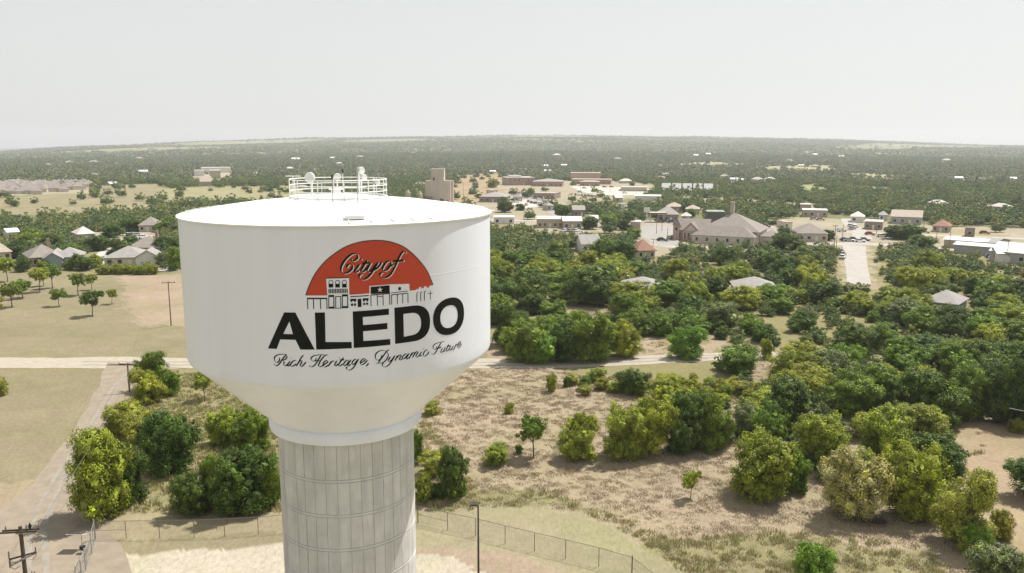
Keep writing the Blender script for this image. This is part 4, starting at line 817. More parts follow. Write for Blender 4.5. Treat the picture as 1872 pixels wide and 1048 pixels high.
def building(label, x0, x1, base, depth, hw, roof, hr, wall, roofc, yaw=0, nwin=4, cat='house', name='house', group=None, chimney=False, ridge='x', win_h=1.3, door=True, wid=None, over=.45, zwin=None, vis=None):
    BRECT.append((x0 - 2, x1 + 2, vis or base))
    P = G((x0 + x1) / 2, base); w = wid or (x1 - x0) / ppm(P)
    az = math.atan2(P[0], P[1]); fx, fy = math.sin(az), math.cos(az)
    c = (P[0] + fx * depth / 2, P[1] + fy * depth / 2, P[2]); rz = -az + R(yaw)
    t = empty(name, c, rz); tag(t, label, cat, group)
    wall_mesh(w, depth, hw, MW[wall], hr * .98 if roof == 'gable' else 0, ridge).build('wall', t)
    rf = roof_mesh(w, depth, hw, hr, roof, MR[roofc], over, ridge=ridge).build('roof', t)
    if chimney: MB().box((w * .22, depth * .05, hw + hr * .9), (.9, .7, hr * .9 + 1), MW['brick']).build('chimney', rf)
    for k in range(nwin):
        x = -w / 2 + w * (k + .5) / nwin
        if door and k == nwin // 2: 
            MB().box((x, -depth / 2 - .03, 1.05), (1.0, .06, 2.1), M_trim).build('door', t); continue
        window(t, x, -depth / 2, zwin or min(hw * .55, 1.6), min(1.3, w / nwin * .5), win_h)
    if nwin: window(t, w / 2, 0, zwin or min(hw * .55, 1.6), 1.2, win_h, 1)
    return t
def wing(t, x, y, w, d, hw, roof, hr, wall, roofc, ridge='y'):
    a = wall_mesh(w, d, hw, MW[wall], hr * .98 if roof == 'gable' else 0, ridge).build('wall', t); a.location = (x, y, 0)
    r_ = roof_mesh(w, d, hw, hr, roof, MR[roofc], .45, ridge=ridge).build('roof', t); r_.location = (x, y, 0.003)
# --- houses left of the tower
h = building('brown hip-roofed house with brick chimney, left of the grey one', 54, 106, 487, 14, 3.0, 'hip', 3.4, 'brick', 'brown', 8, 3, chimney=True); wing(h, 2.5, -8, 7, 6, 2.9, 'hip', 2.2, 'brick', 'brown')
h = building('grey-walled hip-roofed house with white windows, behind orchard trees', 108, 152, 488, 11, 3.2, 'hip', 2.6, 'bluegrey', 'grey', -6, 3); wing(h, -4, -1.5, 5, 13, 3.1, 'gable', 2.0, 'bluegrey', 'grey')
h = building('long grey-roofed house with a white gable end, left of the tank', 203, 272, 487, 13, 2.9, 'hip', 3.0, 'cream', 'grey', -12, 4); wing(h, 7, -4, 7, 8, 2.9, 'gable', 2.4, 'white', 'grey')
building('grey-roofed house tucked behind the white gabled one', 246, 304, 468, 14, 3.0, 'hip', 3.4, 'cream', 'brown', -18, 3, chimney=True)
building('cream house cut off by the left edge, beige roof', -22, 16, 478, 12, 3.0, 'hip', 3.2, 'cream', 'tan', 4, 3)
building('pale-roofed house in trees above the side street', 140, 168, 441, 12, 2.9, 'hip', 2.6, 'stone', 'pale', 10, 3, vis=433)
building('white metal-roofed shed among trees near the left edge', 12, 30, 436, 8, 2.6, 'gable', 1.4, 'white', 'white', 12, 0, 'shed', 'shed')
building('brown-roofed house in trees right of the residential street', 262, 292, 424, 14, 3.0, 'hip', 3.2, 'stone', 'brown', -12, 3)
# --- houses near right
h = building('grey gabled house with white walls among trees, beyond the thicket', 1057, 1092, 462, 11, 3.1, 'gable', 3.0, 'white', 'grey', 14, 3)
h = building('small house with a red-brown pyramid roof in the trees', 1158, 1190, 474, 9, 3.0, 'hip', 3.4, 'stone', 'redbrown', 18, 3, over=.6)
building('long grey roof showing over bushes, in the right woods', 1132, 1216, 549, 12, 2.8, 'hip', 2.3, 'stone', 'grey', -6, 4, vis=524)
building('second long grey roof behind bushes, further right', 1340, 1414, 548, 11, 2.8, 'hip', 2.3, 'stone', 'grey', 8, 4, vis=522)
h = building('grey-roofed house with blue-grey walls deep in the right trees', 1700, 1754, 576, 10, 2.8, 'hip', 2.3, 'bluegrey', 'grey', -12, 3, vis=558)
# --- church and hall
P = G(1276, 441); az = math.atan2(P[0], P[1]); ch1 = empty('church', (P[0], P[1] + 8, 0), -az + R(-8))
tag(ch1, 'old brick church with steep brown gables and a pointed corner turret', 'church')
wall_mesh(13, 12, 4.2, MW['pink'], 4.0, 'x').build('wall', ch1); rf = roof_mesh(13, 12, 4.2, 4.3, 'gable', MR['brown'], .4).build('roof', ch1)
a = wall_mesh(6.4, 3, 4.2, MW['pink'], 3.2, 'y').build('wall', ch1); a.location = (0, -7.4, 0); a = roof_mesh(6.4, 9, 4.2, 3.4, 'gable', MR['brown'], .3, ridge='y').build('roof', ch1); a.location = (0, -4.4, 0.004)
MB().add([(-2.2, -8.96, 4.35), (2.2, -8.96, 4.35), (0, -8.96, 6.6)], [(0, 1, 2)], MW['cream']).build('gable_panel', ch1)
for x in (-2.3, -.8, .8, 2.3): window(ch1, x, -8.9, 2.2, .75, 2.3)
for x in (-4.9, 4.9): window(ch1, x, -6.0, 2.2, .8, 2.0)
tw = MB(); tw.box((-6.2, -5.6, 3.1), (2.6, 2.6, 6.2), MW['pink']); tw.build('turret', ch1)
b = MB(); b.add([(-7.9, -7.3, 6.2), (-4.5, -7.3, 6.2), (-4.5, -3.9, 6.2), (-7.9, -3.9, 6.2), (-6.2, -5.6, 9.6)], [(0, 1, 4), (1, 2, 4), (2, 3, 4), (3, 0, 4), (0, 3, 2, 1)], MR['brown']); b.build('turret_spire', ch1)
for z in (4.6,): window(ch1, -6.2, -6.9, z, 1.0, 1.3)
a = wall_mesh(5, 8, 3.2, MW['brick'], 0).build('wall', ch1); a.location = (9, -3, 0); a = roof_mesh(5, 8, 3.2, 2.4, 'hip', MR['dark'], .4, ridge='y').build('roof', ch1); a.location = (9, -3, 0)
BRECT += [(1243, 1308, 440), (1308, 1404, 445), (783, 826, 372)]
P = G(1356, 447); az = math.atan2(P[0], P[1]); hall = empty('church_hall', (P[0], P[1] + 13, 0), -az + R(-10))
tag(hall, 'large church hall with a broad brown hipped roof, beside the church', 'church hall')
wall_mesh(23, 22, 5.0, MW['cream'], 0).build('wall', hall); roof_mesh(23, 22, 5.0, 6.2, 'hip', MR['brown'], .8).build('roof', hall)
a = wall_mesh(24, 9, 3.4, MW['stone'], 0).build('wall', hall); a.location = (-1, -12.4, 0); a = roof_mesh(24, 10, 3.4, 3.6, 'hip', MR['brown'], .5).build('roof', hall); a.location = (-1, -11.6, 0)
a = wall_mesh(8, 10, 3.2, MW['stone'], 0).build('wall', hall); a.location = (15.6, -3, 0); a = roof_mesh(8, 10, 3.2, 2.2, 'hip', MR['brown'], .4).build('roof', hall); a.location = (15.6, -3, 0)
MB().box((-1, 1, 13.0), (1.5, 1.5, 5.0), MW['stone']).box((-1, 1, 15.6), (1.8, 1.8, .25), MW['stone']).build('chimney', hall)
for k in range(6): window(hall, -11 + k * 4, -16.9, 1.9, 1.0, 1.4)
building('tall dark green box building with a pale lean-to roof, behind church', 1291, 1322, 411, 10, 6.2, 'flat', 0, 'green', 'metal', 6, 2, 'building', 'hall_building')
building('low building with brown hipped roof, right of the church hall', 1452, 1504, 442, 15, 3.4, 'hip', 3.6, 'stone', 'brown', 12, 4, 'building', 'community_building')
building('small stone annex between the two brown-roofed halls', 1406, 1432, 440, 8, 3.2, 'hip', 1.8, 'stone', 'tan', 0, 2, 'building', 'annex')
# --- shops and town
building('long low tan flat-roofed shop building, left of the white-roofed one', 981, 1028, 417, 17, 4.0, 'flat', 0, 'tan', 'pale', 2, 5, 'shop building', 'shop_building')
building('shop building with bright white metal roof and parked cars', 1028, 1061, 419, 15, 3.8, 'gable', 1.6, 'tan', 'white', 4, 3, 'shop building', 'shop_building')
building('white flat-roofed shed directly beside the tank rim', 903, 940, 410, 11, 3.2, 'flat', 0, 'white', 'white', 0, 3, 'shed', 'metal_shed')
building('small dark-walled building with grey roof above the white-roofed shop', 1046, 1067, 396, 10, 3.6, 'gable', 2.2, 'brown', 'grey', 6, 2, 'building', 'small_building')
building('white metal roof half hidden in trees, right of shops', 1078, 1092, 412, 10, 3.2, 'gable', 1.4, 'white', 'white', 0, 0, 'shed', 'shed')
building('white open carport roof left of the parking lot', 1153, 1171, 418, 8, 3.0, 'flat', 0, 'tan', 'white', -4, 0, 'carport', 'carport')
building('brown hip-roofed store with two peaks near the highway', 1202, 1238, 405, 15, 3.6, 'hip', 4.0, 'brown', 'grey', 4, 4, 'store', 'store')
building('low store roof showing over the two-peaked store', 1219, 1245, 388, 12, 3.2, 'hip', 2.2, 'tan', 'tan', 0, 2, 'store', 'store')
building('tan-roofed building right of the low store roof', 1254, 1278, 392, 11, 3.0, 'hip', 2.0, 'tan', 'tan', 0, 2, 'building', 'small_building')
building('wide low house roof in the trees near the shops', 1246, 1262, 405, 6, 2.8, 'hip', 1.8, 'tan', 'pale', 0, 2)
P = G(1201, 406); t = empty('fuel_canopy', P, 0); tag(t, 'flat fuel station canopy on posts beside the store', 'canopy')
MB().box((0, 0, 4.6), (9, 6, .7), MR['redbrown']).box((0, 0, 4.97), (8.6, 5.6, .06), MR['pale']).build('canopy_roof', t)
for x in (-3.6, 3.6):
    for y in (-2, 2): MB().tube([(x, y, 0), (x, y, 4.3)], .14, M_trim, 8).build('post', t)
P = G(1182, 408); t = empty('shop_sign', P); tag(t, 'tall white blank sign on a post by the highway', 'sign')
MB().tube([(0, 0, 0), (0, 0, 6)], .14, M_trim, 8).build('post', t); MB().box((0, 0, 6.6), (3.0, .3, 2.4), M_trim).build('sign_board', t)
building('long white-roofed building above the side street', 1467, 1510, 397, 12, 3.6, 'flat', 0, 'tan', 'white', 3, 4, 'building', 'commercial_building')
building('beige flat block behind the long white-roofed building', 1463, 1481, 387, 10, 4.0, 'flat', 0, 'tan', 'pale', 3, 2, 'building', 'commercial_building')
building('dark-walled building with white roof under the big oaks', 1582, 1612, 420, 10, 3.6, 'flat', 0, 'brown', 'white', -3, 3, 'building', 'commercial_building')
building('long weathered barn with streaked brown metal roof behind oaks', 1632, 1682, 410, 14, 3.6, 'gable', 3.0, 'grey', 'tan', -2, 4, 'barn', 'barn')
building('pink-brown roofed house by the open grass field', 1708, 1735, 425, 10, 2.8, 'hip', 2.6, 'tan', 'redbrown', -6, 3)
building('small house left of the dark-walled building', 1556, 1578, 407, 10, 3.0, 'hip', 2.4, 'white', 'pale', 0, 2)
building('isolated dark brown shed standing in the grass field', 1764, 1780, 433, 5, 3.6, 'flat', 0, 'brown', 'brown', 0, 1, 'shed', 'shed', door=False)
building('long white-roofed storage units, the rear row', 1733, 1803, 456, 8, 3.2, 'gable', .9, 'tan', 'white', -14, 0, 'storage building', 'storage_building')
building('long white-roofed storage units, the front row', 1752, 1838, 467, 7, 3.2, 'gable', .8, 'grey', 'white', -14, 0, 'storage building', 'storage_building')
building('grey slanted storage roof at the right end of storage rows', 1806, 1830, 460, 14, 3.2, 'gable', 1.2, 'grey', 'grey', -20, 0, 'storage building', 'storage_building')
building('white-roofed workshop cut off by the right edge', 1826, 1890, 482, 14, 3.6, 'gable', 2.6, 'grey', 'white', -20, 3, 'workshop', 'workshop')
building('small grey gable in front of the workshop, right edge', 1816, 1838, 480, 7, 3.0, 'gable', 1.8, 'white', 'metal', 20, 1, 'shed', 'shed')
# --- schools
h = building('two-storey brick school block with a white rooftop box', 922, 973, 339, 26, 7.4, 'flat', 0, 'brick', 'pale', 14, 6, 'school', 'school_building', zwin=5, win_h=1.8)
a = MB().box((0, 0, 0), (12, 10, 1.6), MR['white']).build('rooftop_box', h); a.location = (-4, 0, 8.6)
building('wide low school with grey roof beside the brick block', 975, 1030, 341, 28, 4.6, 'hip', 2.4, 'brick', 'grey', -4, 7, 'school', 'school_building')
building('school gymnasium with pale pink walls, furthest of the school group', 1043, 1098, 331, 30, 8.5, 'flat', 0, 'pink', 'tan', 0, 0, 'school', 'school_building')
building('long flat school wing with brown walls below the gymnasium', 1046, 1118, 337, 22, 4.6, 'flat', 0, 'brick', 'tan', -4, 8, 'school', 'school_building')
building('small rounded school entrance block in front of the long wing', 1060, 1096, 340, 10, 4.0, 'hip', 1.2, 'brick', 'tan', 0, 3, 'school', 'school_building')
building('low brown school with pale roof patches beside the street', 980, 1020, 364, 18, 4.0, 'flat', 0, 'brown', 'tan', -16, 5, 'school', 'school_building')
building('grey hip-roofed building just right of the tank roof edge', 880, 930, 370, 22, 3.8, 'hip', 2.8, 'brown', 'grey', -8, 5, 'building', 'office_building')
building('pale flat canopy building beyond the school car park', 1136, 1182, 350, 12, 3.4, 'flat', 0, 'stone', 'pale', -3, 0, 'building', 'canopy_building')
building('long low shed with a greenish white roof among trees', 1161, 1208, 367, 9, 3.2, 'gable', 1.0, 'white', 'greenish', 0, 0, 'shed', 'long_shed')
P = G(1256, 353); az = math.atan2(P[0], P[1]); t = empty('metal_roofed_barns', P, -az); tag(t, 'row of five pale grey sloping metal roofs beyond the woods', 'barn row')
for k in range(5):
    w_ = 95 / ppm(P) / 5
    a = MB().add([(-w_ / 2 + .6, -9, 2.6), (w_ / 2 - .6, -9, 2.6), (w_ / 2 - .6, 9, 7.6), (-w_ / 2 + .6, 9, 7.6), (-w_ / 2 + .6, -9, 0), (w_ / 2 - .6, -9, 0), (w_ / 2 - .6, 9, 0), (-w_ / 2 + .6, 9, 0)], [(0, 1, 2, 3), (4, 5, 1, 0), (5, 6, 2, 1), (7, 4, 0, 3), (6, 7, 3, 2)], MR['metal']).build('roof_bay', t); a.location = ((k - 2) * w_, 0, 0)
# --- white complex far left, subdivision
building('far white complex, long rear building', 370, 420, 316, 26, 7, 'flat', 0, 'white', 'white', 4, 0, 'warehouse', 'warehouse')
building('far white complex, left front block', 356, 373, 322, 18, 7, 'flat', 0, 'white', 'white', 0, 0, 'warehouse', 'warehouse')
building('far white complex, right front block', 384, 403, 326, 22, 9, 'flat', 0, 'tan', 'white', 0, 0, 'warehouse', 'warehouse')
building('lone grey barn left of the white complex treeline', 367, 386, 340, 14, 4, 'gable', 5, 'tan', 'tan', 0, 0, 'barn', 'barn')
sub = random.Random(4); protoh = None; k_ = 0
for row, (yb_, xs0, xs1, n) in enumerate(((350, -8, 120, 17), (346, -2, 150, 22), (342, 0, 160, 22), (338.5, 6, 166, 20), (354, -14, 70, 10))):
    for k in range(n):
        x = xs0 + (xs1 - xs0) * (k + sub.uniform(.2, .8)) / n; P = G(x, yb_ + sub.uniform(-1, 1)); az = math.atan2(P[0], P[1])
        if protoh is None:
            protoh = empty('tract_house', P, -az); tag(protoh, 'tan tract house in the crowded subdivision beyond the left woods', 'house', 'tract houses in the left subdivision')
            wall_mesh(13, 14, 4.2, MW['cream'], 0).build('wall', protoh); roof_mesh(13, 14, 4.2, 4.4, 'hip', MR['brown'], .5).build('roof', protoh); o = protoh
        else: o = copy_tree(protoh)
        o.location = tuple(P); o.rotation_euler = (0, 0, -az + sub.choice([0, 1.57, .3, 1.2])); s_ = sub.uniform(.5, .72); o.scale = (s_, s_, s_)
# scattered far roofs in the woods
fr_ = random.Random(8); spots = []
named = [(1272, 286, 'white'), (1294, 284, 'white'), (1489, 285, 'white'), (1538, 288, 'white'), (1475, 281, 'white'), (1752, 328, 'white'), (1850, 329, 'white'), (262, 317, 'white'), (205, 339, 'white'), (28, 336, 'white'), (1465, 305, 'white'), (1490, 306, 'tan'), (497, 263, 'white'), (1343, 331, 'white'), (1353, 333, 'white'), (1384, 331, 'pale'), (1407, 331, 'pale'), (995, 306, 'white'), (1032, 305, 'white'), (1001, 315, 'white'), (1217, 321, 'white'), (900, 316, 'white'), (541, 294, 'white'), (608, 291, 'white'), (1714, 378, 'pale'), (1830, 384, 'pale'), (530, 311, 'pale'), (620, 301, 'pale')]
for k in range(16): named.append((fr_.uniform(430, 1872), fr_.uniform(287, 345) if fr_.random() < .6 else fr_.uniform(278, 300), fr_.choice(['pale', 'tan', 'tan', 'brown', 'grey'])))
for k in range(7): named.append((fr_.uniform(0, 500), fr_.uniform(290, 325), fr_.choice(['pale', 'tan', 'brown', 'grey'])))
pf = {}
FARH = []
for x, y, c in named:
    P = G(x, y)
    if any(inpoly(np.array([x]), np.array([y]), z_)[0] for z_ in OPEN[:2]): continue
    az = math.atan2(P[0], P[1])
    if c not in pf:
        o = empty('far_house', P, -az); wall_mesh(15, 10, 3.4, MW['stone'], 0).build('wall', o); roof_mesh(15, 10, 3.4, 3.2, 'hip' if c != 'white' else 'gable', MR[c], .5).build('roof', o); pf[c] = o
    else: o = copy_tree(pf[c])
    tag(o, {'pale': 'small pale-roofed house', 'tan': 'small tan-roofed house', 'white': 'small white-roofed house', 'brown': 'small brown-roofed house', 'grey': 'small grey-roofed house'}[c] + ' scattered in the far hazy woods', 'house', 'far ' + c + '-roofed houses')
    d_ = math.hypot(P[0], P[1]); s_ = fr_.uniform(.55, .85) * (1 if d_ < 1800 else 1.5); o.location = (P[0], P[1], P[2]); o.scale = (s_, s_, s_ * .9); o.rotation_euler = (0, 0, -az + fr_.uniform(-.7, .7)); FARH.append((P[0], P[1], 16 * s_))
tb = random.Random(31)
for k_ in range(20):
    x, y = (tb.uniform(890, 1175), tb.uniform(353, 400)) if k_ < 11 else (tb.uniform(1425, 1715), tb.uniform(394, 425))
    if any(a_ - 12 < x < b__ + 12 and abs(y - c_) < 13 for a_, b__, c_ in BRECT): continue
    wpx = tb.uniform(11, 19); building('small low building among the shops and trees of the town', x - wpx / 2, x + wpx / 2, y, tb.uniform(7, 11), 3.0, tb.choice(['hip', 'gable', 'flat']), 1.8, tb.choice(['tan', 'stone', 'white', 'cream']), tb.choice(['pale', 'grey', 'tan', 'brown', 'white']), tb.uniform(-25, 25), 2, 'building', 'small_building', 'small low buildings scattered in the town')
# --- grain elevator
P = G(803, 372); az = math.atan2(P[0], P[1]); el = empty('grain_elevator', (P[0], P[1] + 6, 0), -az + R(-8)); tag(el, 'tall pinkish concrete grain elevator standing just behind the tank roof', 'grain elevator')
M_elev = mat('elevator_concrete', (0.594, 0.492, 0.430), .9, .12, .3, stretch=(1, 1, .25)); s_ = 1 / ppm(P)
MB().box((-1.5, 0, 7.5), (15.5, 9, 15), M_elev).build('main_block', el)
b = MB(); b.box((-1.0, 0, 18.8), (8.6, 6, 7.6), M_elev); b.box((-1.0, 0, 22.7), (9.0, 6.4, .25), M_elev); b.box((-3.6, -3.03, 16.2), (1.0, .08, 1.8), M_dark); b.build('headhouse', el)
for x, y in ((4.0, -3.0), (6.3, -2.0), (8.0, 0)): MB().lathe([(1.6, 0), (1.6, 15.2), (.001, 15.3)], M_elev, 20, (x, y, 0)).build('silo', el, smooth=True)
P = G(759, 368)
for k, (x, lb, hh) in enumerate(((746, 'small conical-roofed steel bin left of the grain elevator', 8), (768, 'second steel bin between the cone and the elevator', 7))):
    P = G(x, 368); t = empty('steel_bin', P); tag(t, lb, 'grain bin'); MB().lathe([(1.7, 0), (1.7, hh - 2.2)], M_elev, 20).build('bin_wall', t, smooth=True); MB().lathe([(1.85, hh - 2.3), (.2, hh + .2), (.001, hh + .3)], MR['tan'], 20).build('cone_roof', t)
P = G(779, 370); t = empty('conveyor_tower', P); tag(t, 'thin lattice conveyor tower touching the grain elevator', 'conveyor')
b = MB()
for x in (-.8, .8):
    for y in (-.8, .8): b.tube([(x, y, 0), (x, y, 13)], .09, M_galv, 5)
for z in range(0, 13, 2):
    for s_ in (-1, 1): b.tube([(-.8, s_ * .8, z), (.8, s_ * .8, z + 2)], .05, M_galv, 4); b.tube([(s_ * .8, -.8, z), (s_ * .8, .8, z + 2)], .05, M_galv, 4)
b.build('lattice_frame', t); MB().tube([(0, 0, 13.2), (4.5, 0, 16.5)], .25, M_galv, 6).build('spout', t)

# ------------------------------------------------------------------ town poles
tp = [(1200, 402, 428), (1210, 404, 423), (1220, 416, 443), (1194, 437, 451), (1528, 430, 462), (1523, 412, 482), (1540, 411, 436), (1602, 420, 433), (1632, 412, 436), (1712, 422, 437),
      (1735, 424, 457), (1768, 446, 462), (847, 333, 364), (997, 353, 380), (958, 384, 402), (1043, 406, 424), (1340, 412, 441), (1800, 450, 466), (1061, 341, 352), (1115, 340, 352), (1688, 403, 420), (1590, 402, 418), (1138, 437, 480), (977, 393, 402), (1840, 440, 480)]
for i, (x, a, b_) in enumerate(tp): tpole(x, a, b_, 'thin utility pole standing in the town beyond the woods', 1.8 if i % 2 else 0, None, 0, .13, group='thin poles in the town')
P = G(1342, 447)
# ------------------------------------------------------------------ cars
CARM = [mat('car_paint_' + n_, c, .3, .05, 2, spec=.6) for n_, c in (('white', (.75, .75, .74)), ('silver', (.40, .41, .42)), ('black', (.02, .02, .022)), ('red', (.30, .025, .02)), ('blue', (.04, .07, .14)), ('tan', (.36, .30, .23)))]
CN = ['white', 'silver', 'black', 'red', 'dark blue', 'tan']
def make_car(m):
    t = empty('parked_car', (0, 0, 0)); W_ = .9; b = MB()
    sec = [(-2.25, .45, .62), (-2.2, .35, .85), (-1.5, .30, .98), (-1.1, .30, 1.0), (1.0, .30, .98), (1.9, .30, .88), (2.25, .38, .68), (2.3, .45, .55)]
    vs_ = []
    for x, z0, z1 in sec:
        for y, z in ((-W_, z0), (-W_ * .98, z1 - .08), (-W_ * .86, z1), (W_ * .86, z1), (W_ * .98, z1 - .08), (W_, z0)): vs_.append((x, y, z))
    b.add(vs_, [(i * 6 + j, i * 6 + (j + 1) % 6, i * 6 + 6 + (j + 1) % 6, i * 6 + 6 + j) for i in range(len(sec) - 1) for j in range(6)] + [tuple(range(6)), tuple(range(len(vs_) - 6, len(vs_)))[::-1]], m)
    b.add([(-1.3, -.66, 1.44), (.35, -.66, 1.44), (.35, .66, 1.44), (-1.3, .66, 1.44), (-1.25, -.62, 1.50), (.3, -.62, 1.50), (.3, .62, 1.50), (-1.25, .62, 1.50)], [(0, 1, 5, 4), (1, 2, 6, 5), (2, 3, 7, 6), (3, 0, 4, 7), (4, 5, 6, 7)], m); b.build('car_body', t)
    MB().add([(-1.95, -.78, .97), (1.05, -.78, .97), (1.05, .78, .97), (-1.95, .78, .97), (-1.3, -.66, 1.44), (.35, -.66, 1.44), (.35, .66, 1.44), (-1.3, .66, 1.44)], [(0, 1, 5, 4), (1, 2, 6, 5), (2, 3, 7, 6), (3, 0, 4, 7)], M_glass).build('car_glass', t)
    for x in (-1.4, 1.4):
        for y in (-.82, .82):
            MB().tube([(x, y - .1, .33), (x, y + .1, .33)], .33, M_tyre, 14).build('wheel', t)
    return t
car_px = [(1210, 441, 4), (1236, 436, 80), (1230, 436, 75), (1224, 437, 78), (1242, 437, 82), (1033, 424, 60), (1043, 424, 60), (1054, 424, 60), (1265, 443, 10), (1538, 424, 30), (1558, 420, 70), (1563, 417, 72), (1555, 415, 70), (1545, 441, 10), (1552, 442, 12), (1560, 440, 8), (1572, 443, 10), (1580, 441, 15), (1541, 468, 80), (1540, 473, 82),
          (1537, 463, 80), (952, 354, 55), (957, 356, 55), (963, 358, 55), (969, 360, 55), (976, 362, 50), (985, 366, 50), (995, 368, 48), (1004, 371, 45), (1010, 375, 45), (980, 373, 10), (972, 372, 80), (966, 370, 82), (988, 374, 12), (944, 371, 0), (938, 367, 5), (931, 372, 0), (950, 364, 10), (962, 376, 80), (1068, 345, 5), (1105, 343, 8), (1118, 343, 4), (1135, 349, 0), (1175, 344, 6), (1098, 351, 0),
          (1052, 357, 85), (1058, 358, 85), (1064, 358, 85), (1070, 359, 85), (1076, 359, 85), (1082, 360, 85), (1088, 360, 85), (1208, 406, 10), (1216, 407, 12), (1228, 408, 5), (1246, 409, 5), (1262, 408, 20), (1268, 408, 22), (1274, 409, 20), (1280, 410, 22), (1488, 402, 5), (1500, 403, 5), (1590, 430, 4), (1612, 434, 6), (1620, 433, 8), (1655, 430, 80), (1690, 426, 4), (1800, 428, 2), (1812, 472, 20), (1820, 474, 24), (1830, 478, 20), (216, 428, 30), (238, 432, 5), (252, 432, 8), (262, 436, 0), (206, 447, 60), (196, 476, 70), (240, 432, 20), (228, 424, 15), (28, 446, 0), (1300, 428, 0), (1425, 447, 0), (1060, 352, 2), (1142, 354, 4), (1400, 416, 3)]
cp = {}
for i, (x, y, yw) in enumerate(car_px):
    k = rnd.choice([0, 0, 1, 1, 2, 2, 3, 4, 5]); k = 2 if i in (0,) else 0 if i == 5 else k
    if k not in cp: o = cp[k] = make_car(CARM[k])
    else: o = copy_tree(cp[k])
    P = G(x, y); az = math.atan2(P[0], P[1]); o.location = (P[0], P[1], .07); o.rotation_euler = (0, 0, -az + R(yw) + rnd.uniform(-.06, .06))
    where = 'in the left residential street' if x < 400 else 'by the schools' if y < 382 else 'beside the church parking lot' if 1190 < x < 1270 and y > 425 else 'in front of the white-roofed shop' if x < 1060 else 'at the right storage units' if x > 1780 and y > 450 else 'in the middle of town'
    tag(o, CN[k] + ' car parked ' + where, 'car', CN[k] + ' cars ' + where)

# ------------------------------------------------------------------ foliage meshes
def leaves_mesh(name, seed, W, H, z0, nlobe, nblob, nleaf, size, m, low=False, droop=0.0):
    """a crown of many small leaf clusters: big lobes -> small blobs -> leaf faces; W = width, H = overall height, crown from z0 up"""
    q = np.random.default_rng(seed); a = W / 2; cz = (H + z0) / 2; c = (H - z0) / 2
    L_ = q.normal(0, 1, (nlobe, 3)); L_ /= np.linalg.norm(L_, axis=1)[:, None]
    if low: L_[:, 2] = np.abs(L_[:, 2]) * .8 - .25
    lr = q.uniform(.30, .52, nlobe); lc = L_ * (1 - lr)[:, None] * q.uniform(.6, 1.22, nlobe)[:, None]
    lc[0] = 0; lr[0] = .66
    if z0 < 2:      # a skirt of low lobes: these grow bushy down to the grass
        ns = 6; an = np.arange(ns) * 6.283 / ns + q.uniform(0, 6.28) + q.normal(0, .25, ns); rr_ = q.uniform(.26, .44, ns)
        lc[1:1 + ns] = np.stack([np.cos(an) * rr_, np.sin(an) * rr_, q.uniform(-.72, -.45, ns)], 1); lr[1:1 + ns] = q.uniform(.30, .44, ns)
    li = q.integers(0, nlobe, nblob); d = q.normal(0, 1, (nblob, 3)); d /= np.linalg.norm(d, axis=1)[:, None]; d[:, 2] = d[:, 2] * .9 + .12
    bc = lc[li] + d * lr[li][:, None] * q.uniform(.72, 1.05, nblob)[:, None]; br = q.uniform(.085, .19, nblob)
    sh = q.uniform(.72, 1.28, nblob); yg = (q.random(nblob) < .38) * q.uniform(.3, 1, nblob)
    bi = q.integers(0, nblob, nleaf); e = q.normal(0, 1, (nleaf, 3)); e /= np.linalg.norm(e, axis=1)[:, None]
    p = bc[bi] + e * br[bi][:, None] * (q.random(nleaf) ** .4)[:, None] * 1.1
    zz = np.clip(-p[:, 2], 0, .93) * (.3 if z0 > 2 else .62); p[:, :2] *= ((1 - .12 * zz) / np.sqrt(1 - zz * zz))[:, None]
    p = p * np.array([a, a, c]) + np.array([0, 0, cz])
    p += q.normal(0, W * .006, p.shape)
    # bigger sprays inside the lobes close the crown to the light
    n2 = max(60, nleaf // 45); l2 = q.integers(0, nlobe, n2); e2 = q.normal(0, 1, (n2, 3)); e2 /= np.linalg.norm(e2, axis=1)[:, None]
    p2 = (lc[l2] + e2 * (lr[l2] * q.uniform(.25, .68, n2))[:, None]) * np.array([a, a, c]) + np.array([0, 0, cz])
    p = np.concatenate([p, p2]); e = np.concatenate([e, e2]); bi = np.concatenate([bi, q.integers(0, nblob, n2)]); big = np.concatenate([np.ones(nleaf), np.full(n2, max(1, W * .062 / size))])
    ok = p[:, 2] > (.02 if low else z0 * .55); p = p[ok]; e = e[ok]; bi = bi[ok]; big = big[ok]; n = len(p)
    nn = e + q.normal(0, .38, (n, 3)) + np.array([0, 0, .25]); nn /= np.linalg.norm(nn, axis=1)[:, None]
    t = np.cross(nn, q.normal(0, 1, (n, 3))); t /= np.linalg.norm(t, axis=1)[:, None]; b_ = np.cross(nn, t)
    s = (size * big * q.uniform(.55, 1.35, n))[:, None]; s2 = s * q.uniform(.5, .8, n)[:, None]
    v = np.stack([p - t * s, p + b_ * s2, p + t * s * .95 + nn * s * .15, p - b_ * s2 * .9], 1).reshape(-1, 3)
    me = bpy.data.meshes.new(name); me.vertices.add(4 * n); me.vertices.foreach_set('co', v.ravel()); me.loops.add(4 * n); me.loops.foreach_set('vertex_index', np.arange(4 * n))
    me.polygons.add(n); me.polygons.foreach_set('loop_start', np.arange(0, 4 * n, 4)); me.update(calc_edges=True)
    tt = np.repeat(sh[bi] * q.uniform(.9, 1.12, n), 4); me.attributes.new('tint', 'FLOAT', 'POINT').data.foreach_set('value', tt)
    me.attributes.new('young', 'FLOAT', 'POINT').data.foreach_set('value', np.repeat(np.clip(yg[bi] * q.uniform(.65, 1.05, n), 0, 1), 4))
    me.materials.append(m); return me, lc * np.array([a, a, c]) + np.array([0, 0, cz])
